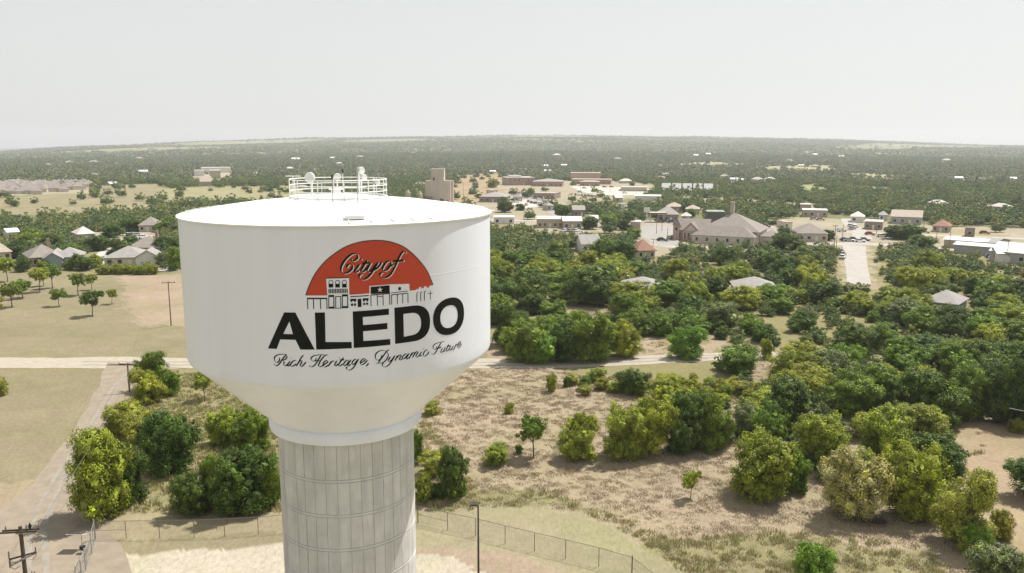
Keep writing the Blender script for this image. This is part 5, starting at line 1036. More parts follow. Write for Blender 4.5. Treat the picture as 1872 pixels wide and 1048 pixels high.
def trunk_mb(seed, H, z0, lobes, r0=.17, nl=5):
    q = random.Random(seed); b = MB(); top = Vector((q.uniform(-.3, .3), q.uniform(-.3, .3), z0 + (H - z0) * .35))
    mid = Vector((q.uniform(-.15, .15), q.uniform(-.15, .15), z0 * .6))
    b.tube([(0, 0, -.15), (0.02, 0, .25), tuple(mid), tuple(top)], [r0 * 1.5, r0 * 1.05, r0 * .85, r0 * .55], M_bark, 7)
    for k in range(1, min(nl + 1, len(lobes))):
        l_ = Vector(tuple(lobes[k])); st = mid.lerp(top, q.uniform(.2, .9)); md = st.lerp(l_, .5) + Vector((0, 0, -.2))
        b.tube([tuple(st), tuple(md), tuple(l_)], [r0 * .5, r0 * .32, r0 * .12], M_bark, 5)
    return b
TREEP = []; SHRUBP = []; OPENP = []
for k in range(8):      # broad full crowns, W=H=8
    me, lb = leaves_mesh('crown', 100 + k, 8, 8, .1, 17 + k % 4, 300, 42000, .098, M_leaf); TREEP.append((me, trunk_mb(k, 8, 1.2, lb)))
for k in range(2):      # open orchard-like crowns on a clear trunk
    me, lb = leaves_mesh('crown', 200 + k, 8, 8, 2.6, 8, 100, 9000, .14, M_leaf); OPENP.append((me, trunk_mb(20 + k, 8, 2.6, lb, .16, 6)))
for k in range(5):      # bushes down to the ground
    me, lb = leaves_mesh('shrub', 300 + k, 8, 8, .0, 15, 220, 26000, .105, M_leaf, low=True); SHRUBP.append(me)
def trunk_data(tb):
    me = bpy.data.meshes.new('trunk'); me.from_pydata(tb.v, [], tb.f); me.materials.append(M_bark); me.update(); return me
TREEP = [(a, trunk_data(b)) for a, b in TREEP]; OPENP = [(a, trunk_data(b)) for a, b in OPENP]
TONE = {'d': (.075, .122, .018), 'm': (.130, .195, .022), 'y': (.225, .265, .028), 'o': (.255, .265, .045), 'g': (.165, .200, .080), 'p': (.42, .385, .15), 'b': (.145, .265, .030)}
ADJ = {'d': 'dark green', 'm': 'mid green', 'y': 'yellow-green', 'o': 'olive-yellow', 'g': 'grey-green', 'p': 'pale yellow', 'b': 'bright green'}
tr_ = random.Random(21)
def add_tree(P, w, h, tone, kind, label, group=None):
    c = TONE[tone]; j = tr_.uniform(.84, 1.12); c = (c[0] * j * tr_.uniform(.92, 1.1), c[1] * j, c[2] * j * tr_.uniform(.85, 1.15), 1)
    rz = tr_.uniform(0, 6.28)
    if kind == 's':
        o = bpy.data.objects.new('shrub', tr_.choice(SHRUBP)); COL.objects.link(o); o.location = tuple(P); o.rotation_euler = (0, 0, rz); ax_ = tr_.uniform(.85, 1.18); o.scale = (w / 8 * ax_, w / 8 / ax_, h / 8); o.color = c
        return tag(o, label, 'shrub', group)
    me, tk = tr_.choice(OPENP if kind == 'o' else TREEP)
    t = empty('tree', P, rz); ax_ = tr_.uniform(.88, 1.14); t.scale = (w / 8 * ax_, w / 8 / ax_, h / 8); tag(t, label, 'tree', group)
    a = bpy.data.objects.new('crown', me); COL.objects.link(a); a.parent = t; a.color = c
    b_ = bpy.data.objects.new('trunk', tk); COL.objects.link(b_); b_.parent = t
    return t
NEAR = []    # (x, y, radius) of everything planted by hand
def pt(cx, by, wpx, hpx, tone, kind, label, group=None):
    """cx, by: trunk foot in the photograph; wpx, hpx: crown width and overall height there"""
    P = G(cx, by); k = ppm(P); w = wpx / k; lo, hi = .3, 30
    for _ in range(25):
        md = (lo + hi) / 2
        if proj((P[0], P[1], md))[1] > by - hpx: lo = md
        else: hi = md
    NEAR.append((P[0], P[1], w / 2)); return add_tree((P[0], P[1], 0), w * 1.08, lo * 1.02, tone, kind, label, group)
def T(*a): pt(*a)
# strip between the track and the column
T(283, 712, 62, 70, 'm', 't', 'slim mid green tree beside the junction pole, nearest the road')
T(268, 738, 72, 66, 'y', 't', 'yellow-green tree just below the junction pole tree')
T(312, 722, 42, 48, 'm', 's', 'small mid green bush right of the slim roadside tree')
T(232, 800, 92, 76, 'y', 's', 'yellow-green spreading bush leaning over the track, left of the dark tree')
T(258, 812, 72, 66, 'o', 's', 'olive-yellow bush between the track and the big dark tree')
T(312, 866, 106, 128, 'd', 't', 'big dark green tree in the middle of the left strip')
T(186, 946, 132, 158, 'y', 't', 'large yellow-green tree shading the track at its bend')
T(235, 918, 82, 110, 'd', 't', 'dark green tree hugging the right of the large track-side tree')
T(256, 862, 30, 42, 'g', 's', 'small grey-green bush left of the big dark tree foot')
T(374, 734, 46, 54, 'y', 'o', 'lone small yellow-green tree at the left of the bowl')
T(406, 812, 72, 74, 'y', 's', 'yellow-green bush left of the base ring')
T(462, 822, 84, 78, 'm', 't', 'mid green tree partly behind the bowl and column')
T(446, 934, 122, 122, 'd', 't', 'wide dark green tree touching the column on the left')
T(486, 925, 70, 96, 'm', 't', 'mid green tree squeezed against the column on its left')
T(350, 938, 84, 84, 'd', 's', 'dark green bush left of the wide dark tree by the column')
T(398, 925, 70, 96, 'm', 't', 'mid green crown between the dark bush and the wide dark tree')
T(-2, 724, 36, 42, 'o', 's', 'olive-yellow bush cut off by the left edge')
# right of the column
T(828, 912, 68, 94, 'd', 't', 'dark green young tree right of the column, left of the lamp pole')
T(775, 918, 44, 60, 'y', 's', 'yellow-green bush against the right side of the column')
T(800, 912, 44, 32, 'd', 's', 'low dark green bush between the column and the young tree')
T(762, 848, 34, 70, 'm', 's', 'mid green bush peeping out behind the column top')
T(795, 868, 62, 48, 'o', 's', 'olive-yellow brush above the dark young tree')
T(838, 905, 40, 24, 'b', 's', 'low bright green bush at the young tree foot')
T(790, 757, 42, 26, 'o', 's', 'small round olive bush near the base ring, right side')
T(908, 847, 64, 42, 'y', 's', 'low yellow-green bush in the dry field, left of the slender tree')
T(975, 838, 66, 78, 'm', 'o', 'slender mid green tree in the dry field with a bare trunk')
T(948, 830, 16, 20, 'm', 's', 'tiny green bush touching the slender tree')
T(1058, 840, 78, 84, 'y', 't', 'yellow-green rounded tree at the left end of the dense row')
T(930, 756, 22, 22, 'y', 's', 'tiny yellow-green sapling in the middle of the dry field')
T(1008, 716, 24, 38, 'y', 's', 'thin yellow-green sapling near the gravel road')
T(1035, 708, 14, 22, 'd', 's', 'tiny dark green sapling beside the thin yellow one')
T(1140, 836, 92, 106, 'y', 't', 'yellow-topped tree second in the dense row')
T(1186, 832, 88, 112, 'y', 't', 'yellow-topped tree third in the dense row')
T(1250, 826, 88, 108, 'd', 't', 'dark green tree fourth in the dense row')
T(1296, 820, 80, 108, 'm', 't', 'mid green tree at the right end of the dense row')
T(1262, 913, 42, 54, 'y', 'o', 'lone small yellow-green tree in the dry field, bottom centre right')
T(1388, 906, 134, 124, 'y', 't', 'broad olive tree standing apart in the dry field')
T(1452, 896, 66, 72, 'm', 't', 'mid green tree right behind the broad olive tree')
T(1560, 946, 128, 130, 'p', 't', 'pale yellow-leaved tree, the palest in the field')
T(1668, 945, 116, 146, 'y', 't', 'bright yellow-green tree right of the pale tree')
T(1762, 996, 116, 142, 'o', 't', 'olive-brown tree at the lower right, last of the clump')
T(1490, 1092, 92, 112, 'b', 't', 'bright green leafy treetop at the bottom edge')
T(1782, 1012, 58, 62, 'b', 's', 'fresh green bush in front of the olive-brown tree')
T(1822, 1075, 116, 88, 'g', 's', 'grey-green willow-like bush in the bottom right corner')
T(1830, 985, 50, 60, 'o', 's', 'olive bush right of the olive-brown tree')
T(1615, 858, 122, 128, 'y', 't', 'yellow-topped dense tree behind the bright yellow-green one')
T(1502, 852, 112, 112, 'y', 't', 'olive-topped dense tree left of the yellow-topped one')
T(1560, 890, 90, 80, 'y', 't', 'yellow-green crown just behind the pale tree')
T(1700, 776, 126, 104, 'd', 't', 'wide dark green tree at the edge of the bare brown lot')
T(1775, 764, 86, 108, 'm', 't', 'mid green tree beside the brown lot, trunk visible')
T(1848, 775, 92, 138, 'd', 't', 'tall dark green tree at the right edge')
T(1365, 800, 64, 70, 'g', 's', 'grey-green bush between the dense row and the olive trees')
T(1402, 808, 72, 74, 'm', 't', 'mid green tree right of the grey-green bush')
T(1440, 790, 112, 96, 'd', 't', 'dark green tree with a deep shaded foot, above the olive tree')
T(1545, 755, 110, 82, 'm', 't', 'mid green tree in the wood centre, above the yellow-topped one')
T(1600, 745, 90, 78, 'm', 't', 'mid green tree left of the wide dark tree by the lot')
T(1352, 682, 88, 58, 'm', 's', 'round mid green bush on the gravel road verge')
T(1455, 700, 96, 66, 'y', 's', 'pale yellow-green bush right of the road verge bush')
T(1520, 705, 92, 72, 'g', 's', 'grey-green bush cluster right of the pale yellow-green bush')
T(1652, 690, 96, 72, 'm', 't', 'mid green tree above the wide dark tree')
T(1156, 720, 64, 52, 'd', 's', 'dark green bush at the left end of the roadside brush')
T(1855, 790, 32, 28, 'o', 's', 'small brownish bush under the white pipe')
# thicket beyond the road
T(960, 660, 86, 82, 'm', 't', 'mid green tree at the left of the roadside thicket')
T(990, 662, 70, 66, 'b', 's', 'bright green bush at the front of the thicket')
T(1030, 660, 72, 82, 'd', 't', 'dark green tree in the middle of the roadside thicket')
T(1078, 660, 88, 100, 'm', 't', 'tall mid green tree, highest of the roadside thicket')
T(1138, 652, 72, 72, 'y', 't', 'yellow-green tree at the right end of the thicket')
T(925, 630, 60, 76, 'd', 't', 'dark green tree behind the left of the thicket')
T(1080, 556, 104, 70, 'd', 't', 'large round dark tree above the small clearing')
T(968, 540, 70, 56, 'd', 't', 'dark green tree left of the large round one')
T(1254, 655, 70, 66, 'b', 's', 'bright green rounded bush beside the gravel road')
T(1400, 655, 30, 40, 'y', 's', 'yellow-green bush left of the road gap')
for k_ in range(26):
    x = 1050 + k_ * 14 + tr_.uniform(-8, 8); y_ = 700 + (k_ % 3) * 9 + tr_.uniform(-5, 5) + max(0, x - 1250) * .10
    pt(x, y_, tr_.uniform(26, 46), tr_.uniform(16, 30), tr_.choice('yyom'), 's', 'low yellow-green roadside brush between dry field and gravel road', 'low brush along the gravel road')
# orchard-like trees in the left field
for x, y, w, h_, tn, lb in ((14, 515, 40, 46, 'y', 'yellow-topped orchard tree at the far left, rearmost'), (22, 562, 44, 46, 'm', 'orchard tree cut by the left shade, in front left'), (-4, 577, 26, 40, 'y', 'orchard tree cut off by the left edge'),
    (42, 545, 40, 36, 'm', 'green orchard tree just right of the front-left one'), (73, 534, 38, 46, 'y', 'yellowish orchard tree in the left cluster'), (96, 527, 36, 46, 'm', 'full green orchard tree in front of the grey-walled house'),
    (80, 523, 28, 36, 'y', 'small yellowish orchard tree hidden in the left cluster'), (108, 560, 32, 34, 'm', 'small leaning orchard tree, lowest left of centre'), (143, 540, 38, 42, 'm', 'round-headed orchard tree behind the big one'),
    (169, 578, 44, 50, 'd', 'biggest darkest orchard tree, lowest in the field'), (168, 530, 26, 30, 'y', 'small light orchard tree behind the big dark one'), (205, 556, 23, 28, 'y', 'little orchard tree furthest right')):
    pt(x, y, w, h_, tn, 'o', lb, None)
for k_ in range(11):
    pt(186 + k_ * 9.5, 501 + tr_.uniform(-3, 2), 22, tr_.uniform(16, 22), tr_.choice('yyoy'), 's', 'yellow-green hedge bush along the back fence of the houses', 'yellow hedge below the left houses')
for x, y, w, h_, tn, lb in ((42, 497, 30, 30, 'd', 'dark round tree left of the brown hip-roofed house'), (150, 494, 44, 30, 'd', 'dark broad bush right of the grey-walled house'), (175, 490, 30, 26, 'y', 'yellowish bush above the hedge'), (216, 470, 50, 36, 'd', 'dark tree between the two grey-roofed houses'), (300, 488, 30, 30, 'g', 'grey-green tree at the white gable end'), (318, 495, 28, 44, 'm', 'mid green tree touching the tank left edge'), (10, 492, 26, 20, 'd', 'dark bush by the left edge house')):
    pt(x, y, w, h_, tn, 't', lb)

for x, y, w, h_, tn, lb in ((1434, 462, 66, 46, 'd', 'big dark tree in front of the brown-roofed building right of the hall'), (1664, 438, 52, 30, 'd', 'dark oak at the left of the town field'), (1636, 437, 44, 28, 'd', 'dark oak left of its twin by the field'), (1686, 456, 56, 30, 'd', 'dark tree in front of the field oaks'),
    (1488, 439, 36, 20, 'd', 'low dark tree behind the brown hipped community building'), (1514, 440, 30, 20, 'd', 'low dark tree beside the top of the main street'), (1078, 419, 36, 26, 'd', 'dark tree between the white-roofed shop and the parking lot'), (1143, 421, 34, 28, 'd', 'dark tree left of the white carport'),
    (1112, 415, 40, 28, 'm', 'green tree between the two dark town trees'), (1028, 396, 38, 26, 'd', 'dark tree at the lower end of the school street'), (922, 388, 34, 27, 'd', 'dark tree below the grey hip-roofed building'), (951, 385, 20, 13, 'd', 'small dark tree beside the side parking'), (834, 333, 14, 13, 'd', 'lone round dark tree in the brown field'),
    (900, 343, 28, 16, 'o', 'pale tree left of the brick school'), (1158, 437, 34, 22, 'm', 'green tree standing in the parking lot'), (972, 357, 18, 15, 'm', 'small tree at the top of the school street'), (1262, 398, 22, 18, 'm', 'green tree behind the two-peaked store'), (1548, 462, 0.1, .1, 'm', '')):
    if lb: pt(x, y, w, h_, tn, 't', lb)

for x, y, w, h_, tn, lb in ((1158, 574, 92, 60, 'y', 'yellow-green tree in front of the long grey roof'), (1216, 562, 84, 50, 'm', 'mid green tree at the right end of the long grey roof'), (1356, 566, 86, 46, 'y', 'yellow-green tree in front of the second long roof'), (1412, 560, 76, 44, 'm', 'mid green tree right of the second long roof'),
    (1698, 596, 62, 42, 'y', 'yellow-green tree left of the blue-grey house'), (1748, 600, 64, 42, 'd', 'dark tree in front of the blue-grey house'), (1100, 478, 50, 44, 'm', 'mid green tree right of the grey gabled house'), (1130, 484, 62, 52, 'd', 'dark tree left of the red-brown pyramid roof')):
    pt(x, y, w, h_, tn, 't', lb)

for i_, (x, y, w, h_, tn, lb) in enumerate(((30, 472, 44, 34, 'd', 'dark tree between the left edge house and the brown hip-roofed one'), (94, 456, 54, 32, 'd', 'dark tree rising behind the two left neighbouring houses'), (180, 458, 48, 32, 'd', 'dark tree left of the residential street'), (134, 470, 44, 26, 'm', 'green tree behind the grey-walled house'),
    (243, 459, 42, 28, 'd', 'dark tree right of the residential street'), (308, 466, 46, 40, 'd', 'dark tree beside the tank, behind the white gable'), (60, 447, 56, 28, 'm', 'wide green tree above the brown hip-roofed house'), (203, 434, 44, 24, 'd', 'dark tree at the left of the car turning area'), (238, 423, 46, 24, 'd', 'dark tree above the car turning area'), (80, 492, 30, 20, 'y', 'low yellow-green tree in front of the brown hip-roofed house'), (128, 493, 30, 20, 'm', 'low green tree in front of the grey-walled house'), (304, 424, 36, 28, 'm', 'green tree right of the rear brown-roofed house'))):
    pt(x, y, w, h_, tn, 't', lb)

# ------------------------------------------------------------------ random planting of the woods
CLW = [GP(c) for c in CLEAR]; OPW = [GP(c) for c in OPEN]
HOUSES = [(o.location.x, o.location.y, max(9, .6 * max((c.dimensions.x for c in o.children), default=10))) for o in list(COL.objects) if o.parent is None and o.type == 'EMPTY' and o.get('category') in ('house', 'church', 'church hall', 'school', 'building', 'shop building', 'store', 'barn', 'shed', 'storage building', 'workshop', 'carport', 'warehouse', 'canopy', 'grain elevator', 'grain bin', 'barn row') and o.name.split('.')[0] not in ('far_house',)]
ROADPX = [[(1571, 520), (1566, 490), (1563, 463), (1561, 449)], [(1562, 446), (1575, 436), (1572, 424), (1556, 412), (1548, 400)], [(160, 492), (186, 476), (208, 458), (226, 445), (262, 436)], [(895, 406), (1180, 410), (1420, 424), (1560, 433), (1900, 448)], [(340, 664), (860, 666), (1000, 664), (1150, 660), (1310, 652), (1430, 648)]]
roadpts = []
for rp in ROADPX:
    for a, b_ in zip(rp[:-1], rp[1:]):
        A_, B_ = G(*a), G(*b_)
        for s in np.linspace(0, 1, max(2, int(np.linalg.norm(B_ - A_) / 5))): roadpts.append((A_ * (1 - s) + B_ * s)[:2])
roadpts = np.array(roadpts)
VIEWC = [[(1030, 550), (1114, 558), (1106, 584), (1040, 592)], [(1162, 606), (1218, 610), (1224, 652), (1165, 656)], [(895, 652), (1130, 646), (1312, 638), (1312, 660), (1130, 672), (895, 676)], [(1384, 628), (1416, 640), (1402, 702), (1368, 698)],
         [(1578, 632), (1612, 634), (1612, 648), (1578, 646)], [(1690, 800), (1790, 765), (1872, 752), (1900, 1040), (1790, 930), (1725, 850)], [(1285, 612), (1332, 615), (1322, 640), (1280, 646)], [(1110, 672), (1250, 668), (1340, 700), (1180, 700)], [(1640, 512), (1560, 512), (1560, 524), (1640, 536)]]
def clear_view(X, Y, h, w, seed, p_open=.07):
    """False for trees that would stand in front of the open lots, fields and houses the photograph shows"""
    q = np.random.default_rng(seed); V = np.stack([X, Y, np.zeros(len(X))], 1) - np.array([0, 0, CAMZ]); dp_ = V @ FWD; px = PW / 2 + FPX * (V @ RGT) / dp_
    pyb = PH / 2 - FPX * (V @ UPV) / dp_; V2 = V + np.array([0, 0, h * .86]); pyt = PH / 2 - FPX * (V2 @ UPV) / (V2 @ FWD); V3 = V + np.array([0, 0, h * .5]); pym = PH / 2 - FPX * (V3 @ UPV) / (V3 @ FWD); hw = FPX * w * .40 / dp_
    ok = np.ones(len(X), bool)
    for poly in OPEN + VIEWC + [[(1546, 445), (1580, 445), (1586, 512), (1556, 512)]]:
        ok &= ~(inpoly(px, pym, poly) & (q.random(len(X)) > p_open * (2.5 if poly[0][0] < 0 else 1)))
    for x0, x1, yb in BRECT: ok &= ~((px + hw > x0) & (px - hw < x1) & (pyb > yb - 3) & (pyt < yb - .012 * FPX * 40 / dp_ * 1.0 - 3) & (q.random(len(X)) > .08))
    for hx, hy, hr_ in HOUSES: ok &= (X - hx) ** 2 + (Y - hy) ** 2 > (hr_ * .72) ** 2
    return ok
def scatter_grid(r0, r1, sp, jit, azmax=40.0, seed=1):
    q = np.random.default_rng(seed); n = int(math.radians(2 * azmax) / 2 * (r1 * r1 - r0 * r0) / (sp * sp))
    # jittered square grid clipped to the sector
    xs = np.arange(-r1 * math.sin(R(azmax)), r1 * math.sin(R(azmax)), sp); ys = np.arange(0, r1, sp); X, Y = np.meshgrid(xs, ys); X = X.ravel(); Y = Y.ravel()
    X = X + q.uniform(-jit, jit, X.shape) * sp; Y = Y + q.uniform(-jit, jit, Y.shape) * sp; r_ = np.hypot(X, Y)
    k = (r_ > r0) & (r_ <= r1) & (np.abs(np.arctan2(X, Y)) < R(azmax)); return X[k], Y[k]
# near woods, 95-430 m
X, Y = scatter_grid(95, 430, 6.6, .44, 37, 3)
keep = np.ones(len(X), bool)
for P_ in CLW: keep &= ~inpoly(X, Y, P_)
inop = np.zeros(len(X), bool)
for P_ in OPW: inop |= inpoly(X, Y, P_)
q_ = np.random.default_rng(9); keep &= ~(inop & (q_.random(len(X)) > .10))
keep &= clear_view(X, Y, 6.0, 8.5, 5)
keep &= ~((gaps(X * 2.2 + 40, Y * 2.2) > .62) & (Y > 140) & (q_.random(len(X)) < .75)) & (q_.random(len(X)) > .10)
for p in roadpts: keep &= (X - p[0]) ** 2 + (Y - p[1]) ** 2 > (9.0 if p[1] < 200 else 11.5) ** 2
for nx_, ny_, r_ in NEAR: keep &= (X - nx_) ** 2 + (Y - ny_) ** 2 > (r_ * .85 + 1.7) ** 2
keep &= (X - TX) ** 2 + (Y - TY) ** 2 > 70 ** 2
X, Y = X[keep], Y[keep]
cand = []
for x, y in zip(X, Y):
    px, py = proj((x, y, 0)); 
    if px < -60 or px > PW + 60 : vis = 0
    else: vis = 1
    right = x > 20
    n1 = math.sin(x * .045 + 1.7) + math.sin(y * .06 + x * .02) + tr_.uniform(-1.0, 1.0)
    if py > 560 and px < 900: continue
    w = tr_.uniform(5.4, 9.8); h_ = w * tr_.uniform(.55, .82)
    if py > 460 and right: tn = 'y' if n1 > -.3 else 'o' if n1 > -.45 and py > 500 else 'm' if n1 > -1.0 else 'd' if n1 > -1.7 else 'g'
    else: tn = 'y' if n1 > 1.5 else 'm' if n1 > .1 else 'd' if n1 > -1.2 else 'g'
    if 540 < py < 760 and px > 900 and px < 1640 and tr_.random() < .45: w *= .68; h_ *= .62; kd = 's'
    else: kd = 't'
    if px > 1700 and py > 530: tn = tr_.choice('ddmmy')
    if py < 345: kd = 't'
    d_ = math.hypot(x, y); cand.append((w / d_ if vis else 0, x, y, w, h_, tn, kd, px, py))
cand.sort(reverse=True)
n_t = sum(1 for o in COL.objects if o.get('category') == 'tree'); rest = []
def region(px, py):
    if px < 900: return 'in the woods around the left houses' if py > 425 else 'in the tree belt above the left houses'
    if py > 640: return 'in the lower right woods'
    if py > 560: return 'in the thickets beyond the gravel road'
    if px > 1640: return 'in the dense right-hand woods'
    if py > 500: return 'in the middle of the right woods'
    if px > 1560: return 'right of the main street'
    return 'in the woods between the thicket and the church' if px > 1100 else 'in the woods beside the tank right edge'
for c_ in cand:
    v_, x, y, w, h_, tn, kd, px, py = c_
    if kd == 't' and (n_t >= 298 or v_ <= 0): rest.append(c_); continue
    rg = region(px, py); lb = ADJ[tn] + (' tree ' if kd == 't' else ' bush ') + rg
    add_tree((x, y, 0), w, h_, tn, kd, lb, ADJ[tn] + (' trees ' if kd == 't' else ' bushes ') + rg)
    if kd == 't': n_t += 1

# ------------------------------------------------------------------ far woodland and dry grass: masses nobody could count
def protos(colname, lst):
    c = bpy.data.collections.new(colname)
    for i, me in enumerate(lst): c.objects.link(bpy.data.objects.new('%s_%02d' % (colname, i), me))
    return c
def far_proto(seed, W, H, z0, nb, nl, size, m=None):
    me, lb = leaves_mesh('woodland_tree', seed, W, H, z0, 7, nb, nl, size, m or M_leaff)
    return me
def scatter_obj(name, pts, scl, rot, col, label, kindname, mats=None):
    n = len(pts); me = bpy.data.meshes.new(name); me.vertices.add(n); me.vertices.foreach_set('co', np.asarray(pts, float).ravel())
    me.attributes.new('scl', 'FLOAT_VECTOR', 'POINT').data.foreach_set('vector', np.asarray(scl, float).ravel())
    me.attributes.new('rot', 'FLOAT', 'POINT').data.foreach_set('value', np.asarray(rot, float))
    me.attributes.new('idx', 'INT', 'POINT').data.foreach_set('value', np.random.default_rng(n).integers(0, 50, n))
    me.update(); o = bpy.data.objects.new(name, me); COL.objects.link(o)
    ng = bpy.data.node_groups.new(name + '_scatter', 'GeometryNodeTree'); ng.interface.new_socket('Geometry', in_out='INPUT', socket_type='NodeSocketGeometry'); ng.interface.new_socket('Geometry', in_out='OUTPUT', socket_type='NodeSocketGeometry')
    gi = ng.nodes.new('NodeGroupInput'); go = ng.nodes.new('NodeGroupOutput'); ip = ng.nodes.new('GeometryNodeInstanceOnPoints'); ci = ng.nodes.new('GeometryNodeCollectionInfo')
    ci.inputs['Collection'].default_value = col; ci.inputs['Separate Children'].default_value = True; ci.inputs['Reset Children'].default_value = True
    def na(nm, ty):
        a = ng.nodes.new('GeometryNodeInputNamedAttribute'); a.data_type = ty; a.inputs['Name'].default_value = nm; return [s for s in a.outputs if s.enabled][0]
    l_ = ng.links.new; l_(gi.outputs[0], ip.inputs['Points']); l_(ci.outputs[0], ip.inputs['Instance']); ip.inputs['Pick Instance'].default_value = True
    l_(na('idx', 'INT'), ip.inputs['Instance Index']); l_(na('scl', 'FLOAT_VECTOR'), ip.inputs['Scale'])
    cx = ng.nodes.new('ShaderNodeCombineXYZ'); l_(na('rot', 'FLOAT'), cx.inputs[2]); l_(cx.outputs[0], ip.inputs['Rotation']); l_(ip.outputs[0], go.inputs[0])
    md = o.modifiers.new('scatter', 'NODES'); md.node_group = ng
    return tag(o, label, kindname, kind='stuff')
mid_c = protos('mid_woodland', [far_proto(400 + k, 8, 6.6, .3, 90, 4200, .20) for k in range(4)])
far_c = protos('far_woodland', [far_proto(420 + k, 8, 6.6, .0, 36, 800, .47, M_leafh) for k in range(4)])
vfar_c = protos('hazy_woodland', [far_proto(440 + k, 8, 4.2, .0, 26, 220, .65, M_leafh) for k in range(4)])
pts = [(c_[1], c_[2], 0) for c_ in rest]; scl = [(c_[3] / 8, c_[3] / 8, c_[4] / 6.6) for c_ in rest]
def thin(X, Y, seed, edge_open=.06):
    q = np.random.default_rng(seed); keep = np.ones(len(X), bool); r_ = np.hypot(X, Y)
    jx = X + 10 * np.sin(Y * .05); jy = Y + r_ * .01 * np.sin(X * .04)
    for P_ in OPW: keep &= ~(inpoly(jx, jy, P_) & (q.random(len(X)) > edge_open))
    for P_ in CLW: keep &= ~inpoly(X, Y, P_)
    keep &= clear_view(X, Y, 6.0, 8, seed) | (r_ > 1100)
    for hx, hy, hr_ in FARH:
        l_ = math.hypot(hx, hy); u_ = (hx / l_, hy / l_)
        al = X * u_[0] + Y * u_[1]; pe = np.abs(-X * u_[1] + Y * u_[0]); keep &= ~((pe < hr_ * .75) & (al > l_ - hr_ - np.clip(l_ * .04, 12, 60)) & (al < l_ + hr_))
    for p in roadpts: keep &= (X - p[0]) ** 2 + (Y - p[1]) ** 2 > 12 ** 2
    # natural gaps and pastures far away
    pn = np.sin(X * .0019 + 3 * np.sin(Y * .0011)) + np.sin(Y * .0028 + 2 * np.sin(X * .0013) + 1) + .5 * np.sin(X * .006 - Y * .004)
    keep &= ~((pn > .95) & (r_ > 2700) & (q.random(len(X)) < np.clip((r_ - 2600) / 1200, 0, .96)))
    keep &= ~((gaps(X, Y) > np.where(r_ > 900, .42, .58)) & (r_ > 450) & (r_ < 3200) & (q.random(len(X)) < .85))
    return keep
X, Y = scatter_grid(430, 950, 8.2, .46, 39, 13); k = thin(X, Y, 1); X, Y = X[k], Y[k]; q = np.random.default_rng(3)
s = q.uniform(.75, 1.35, len(X)); pts += list(zip(X, Y, np.zeros(len(X)))); scl += list(zip(s, s, s * q.uniform(.75, 1.1, len(X))))
scatter_obj('woodland', pts, scl, q.uniform(0, 6.28, len(pts)), mid_c, 'continuous green woodland around and beyond the town', 'woodland')
X, Y = scatter_grid(950, 2600, 10.5, .47, 38, 17); k = thin(X, Y, 2); X, Y = X[k], Y[k]
s = q.uniform(.9, 1.6, len(X)); pts = np.stack([X, Y, terrain(X, Y)], 1); scl = np.stack([s, s, s * q.uniform(.7, 1.05, len(X))], 1)
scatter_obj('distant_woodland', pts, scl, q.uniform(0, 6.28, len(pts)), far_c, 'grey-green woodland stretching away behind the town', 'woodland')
X, Y = scatter_grid(2600, 7600, 23, .48, 37, 19); k = thin(X, Y, 3); X, Y = X[k], Y[k]
rr_ = np.hypot(X, Y); az_ = np.degrees(np.arctan2(X, Y)); dens = np.clip(1.25 - (rr_ - 3000) / (2600 + 60 * np.abs(az_ + 2)), .16, 1) * np.where((np.sin(rr_ * .006 + az_ * .25) > .2) & (rr_ > 3800), .45, 1.2); k = np.random.default_rng(2).random(len(X)) < dens; X, Y = X[k], Y[k]
s = q.uniform(2.2, 4.0, len(X)); pts = np.stack([X, Y, terrain(X, Y) - .5], 1); scl = np.stack([s, s, s * q.uniform(.45, .7, len(X))], 1)
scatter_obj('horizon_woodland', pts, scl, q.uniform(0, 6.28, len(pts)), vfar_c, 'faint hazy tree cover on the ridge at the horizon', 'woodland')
print('woodland instances', len(pts))

# low scrub filling the ground between the trees
X, Y = scatter_grid(96, 430, 3.0, .48, 38, 33); k = clear_view(X, Y, 2.2, 3, 8, .05); q2 = np.random.default_rng(44)
for P_ in CLW + OPW: k &= ~inpoly(X, Y, P_)
for p in roadpts: k &= (X - p[0]) ** 2 + (Y - p[1]) ** 2 > 6.5 ** 2
k &= q2.random(len(X)) < .42; k &= ~((X < 20) & (Y < 230)); X, Y = X[k], Y[k]; s = q2.uniform(.22, .58, len(X))
scatter_obj('underbrush', np.stack([X, Y, X * 0], 1), np.stack([s, s, s * q2.uniform(.8, 1.3, len(X))], 1), q2.uniform(0, 6.28, len(X)), mid_c, 'low green scrub filling the ground between the trees', 'scrub')

# dry grass and weeds on the near ground
def tuft_mesh(seed, n, h, spread, m, wid=.022):
    q = np.random.default_rng(seed); v = []; f = []; tt = []
    for k in range(n):
        a = q.uniform(0, 6.28); r_ = spread * q.random() ** .6; x, y = r_ * math.cos(a), r_ * math.sin(a); hh = h * q.uniform(.5, 1.15); b_ = q.uniform(0, 6.28); lean = q.uniform(.05, .55) * hh
        dx, dy = math.cos(b_), math.sin(b_); w = wid * q.uniform(.6, 1.5); o = len(v)
        v += [(x - dy * w, y + dx * w, 0), (x + dy * w, y - dx * w, 0), (x + dx * lean * .4 + dy * w * .7, y + dy * lean * .4 - dx * w * .7, hh * .6), (x + dx * lean * .4 - dy * w * .7, y + dy * lean * .4 + dx * w * .7, hh * .6), (x + dx * lean, y + dy * lean, hh)]
        f += [(o, o + 1, o + 2, o + 3), (o + 3, o + 2, o + 4)]
    me = bpy.data.meshes.new('tuft'); me.from_pydata(v, [], f); me.materials.append(m); me.update(); return me
